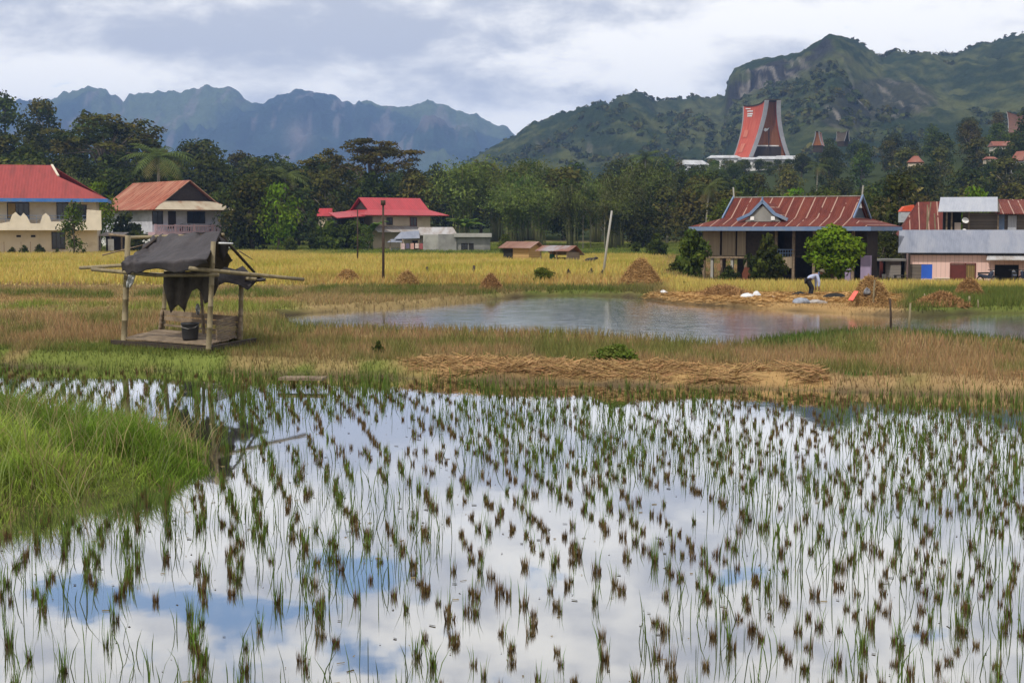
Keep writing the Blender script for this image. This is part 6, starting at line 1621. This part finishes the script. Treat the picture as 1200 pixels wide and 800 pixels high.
# ------------------------------------------------------------------ straw heaps
def heap(px, base, w, top, label, wf=1.0, flat_=1.0, stick=False):
    g = gpt(px, base); D = g.y; rx = w / 2 * D / F; hh = (base - top) * D / F; ry = rx * 0.8
    root = thing('straw_heap', label, 'straw heap', (g.x, D + ry * 0.3, float(T(g.x, D + ry * 0.3))), 0, 'straw heaps in the harvested fields')
    rr = np.random.default_rng(int(px)); nr, na = 14, 40
    def surf(f, a):      # f 0 centre..1 rim
        lob = 1 + 0.22 * (fbm(np.cos(a) * 1.5 + px, np.sin(a) * 1.5, 431, 3) - 0.5) * 2
        z = hh * (1 - f ** (1.7 * flat_)) * (0.8 + 0.4 * fbm(np.cos(a) * f * 2.5 + px, np.sin(a) * f * 2.5, 433, 4))
        return np.stack([np.cos(a) * f * rx * lob, np.sin(a) * f * ry * lob, z - 0.55 * (f > 1.0)], -1)
    f = np.repeat(np.linspace(0.02, 1.03, nr), na); a = np.tile(np.linspace(0, 2 * math.pi, na, endpoint=False), nr)
    V = surf(f, a); idx = np.arange(nr * na).reshape(nr, na)
    q = np.stack([idx[:-1, :], np.roll(idx[:-1, :], -1, 1), np.roll(idx[1:, :], -1, 1), idx[1:, :]], -1).reshape(-1, 4)
    cc = np.array((0.24, 0.135, 0.060)) * (0.7 + 0.6 * rr.random((len(V), 1)))
    raw_mesh('heap', V, np.full(len(q), 4), q[:, ::-1].ravel(), M_straw, cc, parent=root, smooth=True)
    n = int(3000 + 1800 * rx); f = np.sqrt(rr.random(n)) * 1.12; a = rr.random(n) * 6.283
    c = surf(np.minimum(f, 1.0), a); c[:, :2] *= np.maximum(1, f)[:, None]; c[:, 2] = np.maximum(c[:, 2], 0.01) + 0.015
    e = surf(np.minimum(f, 1) * 0.9 + 0.02, a + rr.normal(0, 0.35, n)); dv = e - surf(np.minimum(f, 1.0), a); dv += rr.normal(size=(n, 3)) * 0.10; dv /= np.linalg.norm(dv, axis=1)[:, None] + 1e-9
    dv *= (0.07 + 0.13 * rr.random(n))[:, None] * min(1.4, max(0.8, rx)); up = np.cross(dv, rr.normal(size=(n, 3))); up /= np.linalg.norm(up, axis=1)[:, None] + 1e-9; up *= 0.008 * max(1, D / 60)
    V = np.stack([c - dv - up, c - dv + up, c + dv + up, c + dv - up], 1).reshape(-1, 3)
    cc = np.repeat(np.array((0.36, 0.215, 0.095)) * (0.45 + 0.95 * rr.random((n, 1))), 4, 0)
    raw_mesh('loose_straw', V, np.full(n, 4), np.arange(4 * n), M_straw, cc, parent=root)
    return root, hh, rx
heap(407, 331, 31, 317, 'small round straw heap at the left end of the ripe rice field')
heap(477, 336, 32, 320, 'round straw heap just right of the dark pole')
heap(575, 341, 27, 324, 'round straw heap at the pond edge, in the middle of the row')
heap(752, 348, 52, 321, 'tall straw heap on the far pond bank in front of the ripe rice')
heap(850, 348, 66, 337, 'low spread straw heap beside the white sacks', flat_=0.9)
hp, hh_, rx_ = heap(1021, 358, 54, 328, 'tall straw heap with a coral red sheet on its left side')
heap(1104, 359, 60, 344, 'low pointed straw heap at the water edge, nearest the pond on the right', flat_=0.75)
heap(1137, 348, 34, 327, 'rounded straw heap in front of the red door of the pink house')

def lump(name, px, py, wpx, hpx, label, cat, mat, seed, depth=0.6, z=0.0, group=None, D=None, flatb=True):
    g = gpt(px, py) if D is None else P(px, py, D); s = g.y / F; rx, rz = wpx / 2 * s, hpx * s
    rr = np.random.default_rng(seed); mb = MB(); n = 22; prof = []
    vs = []; fs = []; m_ = 9
    for j in range(m_):
        t = j / (m_ - 1) * math.pi / 2
        for k in range(n):
            a = 2 * math.pi * k / n; nn = 0.7 + 0.6 * float(fbm(np.array([math.cos(a) * 2 + seed]), np.array([math.sin(a) * 2 + j * 0.35]), 441, 4)[0])
            vs.append((math.cos(a) * math.cos(t) * rx * nn, math.sin(a) * math.cos(t) * rx * depth * nn, rz * math.sin(t) * nn - 0.05 * (j == 0)))
    for j in range(m_ - 1):
        for k in range(n): fs.append((j * n + k, j * n + (k + 1) % n, (j + 1) * n + (k + 1) % n, (j + 1) * n + k))
    fs.append(tuple(range(n))[::-1]); mb.add(vs, fs); o = mb.build(name, mat, None, True); o.location = (g.x, g.y, g.z + z); tag(o, label, cat, group); return o
M_greysack = pmat('grey_blue_sheet', (0.27, 0.29, 0.34), (0.17, 0.185, 0.22), 6, 0.7, 0.6, 10)
lump('sack', 876, 350, 18, 6, 'crumpled white sack at the end of the low straw heap, the nearer of two', 'sack', M_whitesack, 3)
lump('sack', 887, 349, 10, 8, 'upright crumpled white sack leaning beside another white sack', 'sack', M_whitesack, 4)
lump('sack', 903, 349, 20, 2.6, 'flat white sack lying alone between the low straw heap and the farmer', 'sack', M_whitesack, 5)
lump('sack', 778, 345, 11, 5, 'small flat white sack at the right foot of the tall straw heap', 'sack', M_whitesack, 6)
lump('tarpaulin', 939, 355, 22, 6, 'crumpled grey-blue plastic sheet in front of the bending farmer', 'tarpaulin', M_greysack, 7)
lump('tarpaulin', 956, 355, 30, 4, 'flat pale sheet spread at the feet of the farmer', 'tarpaulin', pmat('pale_mat', (0.36, 0.33, 0.31), (0.25, 0.22, 0.2), 6, 0.8), 8)
lump('tarpaulin', 978, 351, 30, 7, 'black plastic sheet between the farmer and the tall straw heap', 'tarpaulin', M_dark, 9)
lump('tarpaulin', 937, 347, 22, 5, 'black plastic sheet folded behind the farmer', 'tarpaulin', M_dark, 10)
yb = hp.location.y - rx_ * 0.75
o = MB().slab(P(994, 352, yb - 0.5) - P(994, 352, yb), P(999.5, 352.5, yb - 0.55) - P(994, 352, yb), P(1006, 342, yb + 0.1) - P(994, 352, yb), P(1001, 341.5, yb + 0.15) - P(994, 352, yb), 0.03).build('coral_sheet', M_coral); o.location = P(994, 352, yb)
tag(o, 'coral red plastic sheet draped on the left side of the tall straw heap', 'plastic sheet')
lump('bag', 1016, 343.5, 9, 6, 'black and white bag lying on the tall straw heap', 'bag', pmat('dark_bag', (0.03, 0.03, 0.04), (0.3, 0.3, 0.32), 9, 0.7), 12, D=yb + 0.2, z=0.0)
o = MB().tube([(0, 0, -0.5), (P(1025, 328, yb) - P(1023, 348, yb))], 0.035, 6).build('stick', M_bamboo); o.location = P(1023, 348, yb); tag(o, 'bamboo stick planted upright in the tall straw heap', 'stick')

# ------------------------------------------------------------------ the farmer
def skinfig(name, V, E, Rd, mat, parent, sub=2, root=0):
    me = bpy.data.meshes.new(name); me.from_pydata([tuple(v) for v in V], E, []); me.update()
    o = bpy.data.objects.new(name, me); COL.objects.link(o)
    o.modifiers.new('skin', 'SKIN'); 
    if not me.skin_vertices: me.attributes
    o.modifiers['skin'].use_smooth_shade = True
    sv = me.skin_vertices[0].data
    for i, r_ in enumerate(Rd):
        sv[i].radius = (r_, r_) if isinstance(r_, (int, float)) else r_
        sv[i].use_root = (i == root)
    ss = o.modifiers.new('sub', 'SUBSURF'); ss.levels = sub; ss.render_levels = sub
    dg = bpy.context.evaluated_depsgraph_get(); dg.update()
    m2 = bpy.data.meshes.new_from_object(o.evaluated_get(dg)); m2.materials.clear(); m2.materials.append(mat)
    o2 = bpy.data.objects.new(name, m2); bpy.data.objects.remove(o); COL.objects.link(o2); o2.name = name; o2.parent = parent
    return o2
fg = gpt(950, 347.5); s = 1.0
per = thing('person', 'farmer in a pale blue shirt, dark trousers and a brimmed hat bending over the straw', 'person', fg)
J = dict(pel=(-0.14, 0, 0.70), sp=(0.03, 0, 0.83), ch=(0.20, 0, 0.92), nk=(0.34, 0, 0.975), hd=(0.42, 0, 1.005), hd2=(0.50, 0, 1.0),
         hl=(-0.13, 0.10, 0.66), kl=(0.03, 0.12, 0.37), al=(-0.04, 0.12, 0.06), tl=(0.10, 0.13, 0.035), hr=(-0.13, -0.10, 0.66), kr=(0.06, -0.12, 0.37), ar=(-0.01, -0.12, 0.06), tr=(0.13, -0.13, 0.035),
         sl=(0.22, 0.17, 0.90), el=(0.26, 0.20, 0.63), wl=(0.24, 0.17, 0.40), pl=(0.24, 0.165, 0.33), sr=(0.22, -0.17, 0.90), er=(0.30, -0.20, 0.64), wr=(0.30, -0.16, 0.41), pr=(0.31, -0.155, 0.34))
keys = list(J); ix = {k: i for i, k in enumerate(keys)}; Vv = [J[k] for k in keys]
rad = dict(pel=0.115, sp=0.105, ch=0.12, nk=0.048, hd=0.085, hd2=0.072, hl=0.085, kl=0.055, al=0.036, tl=0.03, hr=0.085, kr=0.055, ar=0.036, tr=0.03, sl=0.052, el=0.038, wl=0.026, pl=0.03, sr=0.052, er=0.038, wr=0.026, pr=0.03)
Ed = [('pel', 'sp'), ('sp', 'ch'), ('ch', 'nk'), ('nk', 'hd'), ('hd', 'hd2'), ('pel', 'hl'), ('hl', 'kl'), ('kl', 'al'), ('al', 'tl'), ('pel', 'hr'), ('hr', 'kr'), ('kr', 'ar'), ('ar', 'tr'), ('ch', 'sl'), ('sl', 'el'), ('el', 'wl'), ('wl', 'pl'), ('ch', 'sr'), ('sr', 'er'), ('er', 'wr'), ('wr', 'pr')]
Ei = [(ix[a], ix[b]) for a, b in Ed]; Rr = [rad[k] for k in keys]
for hnd in ('pl', 'pr'):
    b0 = Vector(J[hnd])
    for k, (dx_, dy_, ln) in enumerate([(-0.028, 0.0, 0.07), (-0.010, 0.006, 0.085), (0.008, 0.006, 0.08), (0.024, 0.0, 0.065), (0.034, -0.02, 0.05)]):
        i0 = len(Vv); off = Vector((dx_, dy_, -0.02 if k < 4 else 0.015)); Vv.append(tuple(b0 + off)); Vv.append(tuple(b0 + off + Vector((0.012 * k / 4, 0, -ln * 0.55)))); Vv.append(tuple(b0 + off + Vector((-0.012, 0, -ln))))
        Rr += [0.010, 0.009, 0.007]; Ei += [(ix[hnd], i0), (i0, i0 + 1), (i0 + 1, i0 + 2)]
body = skinfig('person_body', Vv, Ei, Rr, pmat('skin', (0.19, 0.10, 0.065), (0.17, 0.09, 0.058), 3, 0.6), per)
def sub(names, grow, edges, name, mat, over={}):
    id_ = {k: i for i, k in enumerate(names)}
    return skinfig(name, [J[k] for k in names], [(id_[a], id_[b]) for a, b in edges], [over.get(k, rad[k] + grow) for k in names], mat, per)
sub(['pel', 'sp', 'ch', 'sl', 'el', 'wl', 'sr', 'er', 'wr'], 0.022, [('pel', 'sp'), ('sp', 'ch'), ('ch', 'sl'), ('sl', 'el'), ('el', 'wl'), ('ch', 'sr'), ('sr', 'er'), ('er', 'wr')], 'shirt', pmat('pale_blue_shirt', (0.40, 0.44, 0.60), (0.32, 0.36, 0.52), 5, 0.85, 0.3, 12))
sub(['pel', 'hl', 'kl', 'al', 'hr', 'kr', 'ar'], 0.02, [('pel', 'hl'), ('hl', 'kl'), ('kl', 'al'), ('pel', 'hr'), ('hr', 'kr'), ('kr', 'ar')], 'trousers', pmat('dark_trousers', (0.018, 0.018, 0.024), (0.012, 0.012, 0.016), 5, 0.9), {'pel': 0.125})
hm = MB(Matrix.Translation((0.455, 0, 1.03)) @ Matrix.Rotation(R(18), 4, 'Y')); hm.lathe([(0.19, 0.0), (0.19, 0.012), (0.10, 0.035), (0.085, 0.10), (0.05, 0.125), (0.0, 0.13)], 20); hm.build('hat', pmat('straw_hat', (0.12, 0.10, 0.07), (0.08, 0.065, 0.045), 8, 0.9), per, True)
fm_ = MB(Matrix.Translation((0.50, 0, 0.975)) @ Matrix.Rotation(R(100), 4, 'Y')); fm_.prism([(-0.012, -0.01, 0.07), (0.018, -0.01, 0.07), (0.012, 0, 0.098)], (0, 0.02, 0)); fm_.build('nose', bpy.data.materials['skin'], body)
sc_ = MB().tube([(0.30, -0.075, 0.96), (0.34, 0, 1.03), (0.33, 0.08, 0.97), (0.36, 0.0, 0.915), (0.30, -0.075, 0.96)], 0.028, 8).build('scarf', M_blue, per, True)
lump('straw_bundle', 952, 350, 22, 4, 'small bundle of cut straw under the hands of the farmer', 'straw bundle', pmat('loose_straw_tan', (0.38, 0.24, 0.10), (0.26, 0.16, 0.07), 14, 0.95, 0.8, 22), 21)

# ------------------------------------------------------------------ poles and stakes
def pole(px, base, top, r0, label, mat, tx=None, group=None, name='pole', cat='pole', z=None, cap=False):
    g = gpt(px, base); t_ = P(tx if tx is not None else px, top, g.y)
    v = t_ - g; mb = MB(); mb.tube([(0, 0, -0.4), v * 0.5 + Vector((0.01, 0, 0)), v], [r0, r0 * 0.9, r0 * 0.7], 8)
    if cap: mb.box(v.x - 0.12, v.x + 0.12, -0.1, 0.1, v.z - 0.02, v.z + 0.24)
    o = mb.build(name, mat, None, True); o.location = g; tag(o, label, cat, group); return o
M_polewood = pmat('dark_pole_wood', (0.055, 0.035, 0.026), (0.035, 0.024, 0.018), 3, 0.9)
pole(449, 330, 240, 0.075, 'tall dark wooden pole standing at the edge of the ripe rice', M_polewood, cap=True)
pole(419, 306, 246, 0.07, 'thinner dark pole before the low wing of the red roofed house', M_polewood)
pole(706, 322, 247, 0.085, 'leaning pale grey bamboo pole in the middle of the rice field', M_concpale, tx=717)
pole(500.5, 320, 312.5, 0.10, 'short dark post in the ripe rice, the smaller of two', M_polewood, name='post', cat='post')
pole(554.5, 322, 311, 0.10, 'short crooked dark post in the ripe rice near the middle straw heap', M_polewood, tx=555.5, name='post', cat='post')
pole(1044, 389, 350, 0.035, 'thin dark stake in the near grass beside the pond', M_polewood, tx=1043, name='stake', cat='stake')
pole(1064, 391, 355, 0.035, 'thin pale bamboo stake leaning in the near grass beside the pond', M_bamboo, tx=1067, name='stake', cat='stake')
for i, (p, b, t_, tx) in enumerate([(1083, 357, 344, 1083.5), (1135.5, 358, 347, 1136), (1146, 359.5, 351, 1146), (1153, 361, 352, 1153), (1160, 362, 353, 1160.5), (1169, 363, 352, 1167), (1185, 362, 353, 1185)]):
    pole(p, b, t_, 0.05 if i == 1 else 0.03, 'short pale fence stake on the green bank before the pink house', M_bamboo, tx=tx, name='stake', cat='stake', group='fence stakes on the far green bank')
# dark clods of brush, the resting buffalo
M_brush = pmat('dark_brush', (0.055, 0.04, 0.03), (0.03, 0.023, 0.018), 8, 0.95, 0.8, 14)
for i, (px, w_, h_, pk, lab) in enumerate([(669, 9, 10, -0.7, 'dark sloping clump of dry brush in the rice, leftmost of three'), (690, 12, 10, 0.5, 'dark peaked clump of dry brush in the rice, middle of three'), (703.5, 9, 8.5, 0.5, 'dark clump of dry brush at the foot of the leaning pole')]):
    g = gpt(px, 324); s = g.y / F; rr = np.random.default_rng(60 + i); mb = MB()
    for k in range(46):
        a = rr.random() * 6.283; q_ = rr.random() ** 0.5 * w_ / 2 * s; top_ = h_ * s * max(0.15, (1 - abs(math.cos(a) * q_ / (w_ / 2 * s) - pk) * 0.62)) * (0.7 + 0.35 * rr.random())
        mb.bar((math.cos(a) * q_, math.sin(a) * q_ * 0.7, -0.1), (math.cos(a) * q_ * 0.8 + pk * 0.06, math.sin(a) * q_ * 0.5, top_), 0.05)
    o = mb.build('brush_clump', M_brush); o.location = g; tag(o, lab, 'brush', 'dark brush clumps in the rice')
bg_ = gpt(691, 309.5)
buf = thing('water_buffalo', 'dark young water buffalo lying in the green field right of the open shed', 'buffalo', bg_)
hide = pmat('buffalo_hide', (0.035, 0.030, 0.030), (0.022, 0.019, 0.019), 4, 0.8)
BV = [(-0.52, 0, 0.26), (-0.2, 0, 0.30), (0.15, 0, 0.32), (0.36, 0, 0.40), (0.55, 0, 0.52), (0.72, 0, 0.47), (0.25, 0.2, 0.12), (0.5, 0.22, 0.06), (0.25, -0.2, 0.12), (0.52, -0.22, 0.06), (-0.45, 0.22, 0.14), (-0.15, 0.28, 0.07), (-0.45, -0.22, 0.14), (-0.15, -0.28, 0.07), (-0.62, 0, 0.2), (-0.66, 0.03, 0.02)]
BE = [(0, 1), (1, 2), (2, 3), (3, 4), (4, 5), (2, 6), (6, 7), (2, 8), (8, 9), (0, 10), (10, 11), (0, 12), (12, 13), (0, 14), (14, 15)]
skinfig('buffalo_body', BV, BE, [0.22, 0.25, 0.23, 0.14, 0.115, 0.075, 0.09, 0.05, 0.09, 0.05, 0.12, 0.05, 0.12, 0.05, 0.03, 0.015], hide, buf)
for s in (-1, 1):
    MB().tube([(0.52, s * 0.08, 0.60), (0.48, s * 0.22, 0.64), (0.40, s * 0.26, 0.72)], [0.03, 0.022, 0.006], 7).build('horn', M_conc, buf, True)
    MB().prism([(0.50, s * 0.09, 0.55), (0.44, s * 0.22, 0.56), (0.47, s * 0.2, 0.50)], (0.02, 0, 0.02)).build('ear', hide, buf)
# weeds that stand out
for px, base, top, ws, key, lab in [(636, 343, 325, 1.2, 'weed', 'leafy green weed on the far pond bank beside the middle straw heap'), (802, 353, 343, 0.9, 'shrub2', 'dark weed at the water edge between the tall and the low straw heap'),
                                    (443, 416, 398, 0.8, 'shrub2', 'dark weed in the brown grass right of the shelter'), (722, 428, 402, 1.6, 'weed', 'wide low green bush in the brown grass in the middle of the bank'),
                                    (465, 383, 371, 1.6, 'weed', 'leafy plant on the near edge of the pond'), (712, 388, 378, 1.6, 'weed', 'bright green weed on the near edge of the pond, right of the middle')]:
    g = gpt(px, base); h_ = (base - top) * g.y / F
    o = put_tree(key, g, h_, ws, lab, None, 'weed', 'weed')
# prototypes that no place used
for e in TP.values():
    if not e[1]:
        for c in list(e[0].children): bpy.data.objects.remove(c)
        bpy.data.objects.remove(e[0])
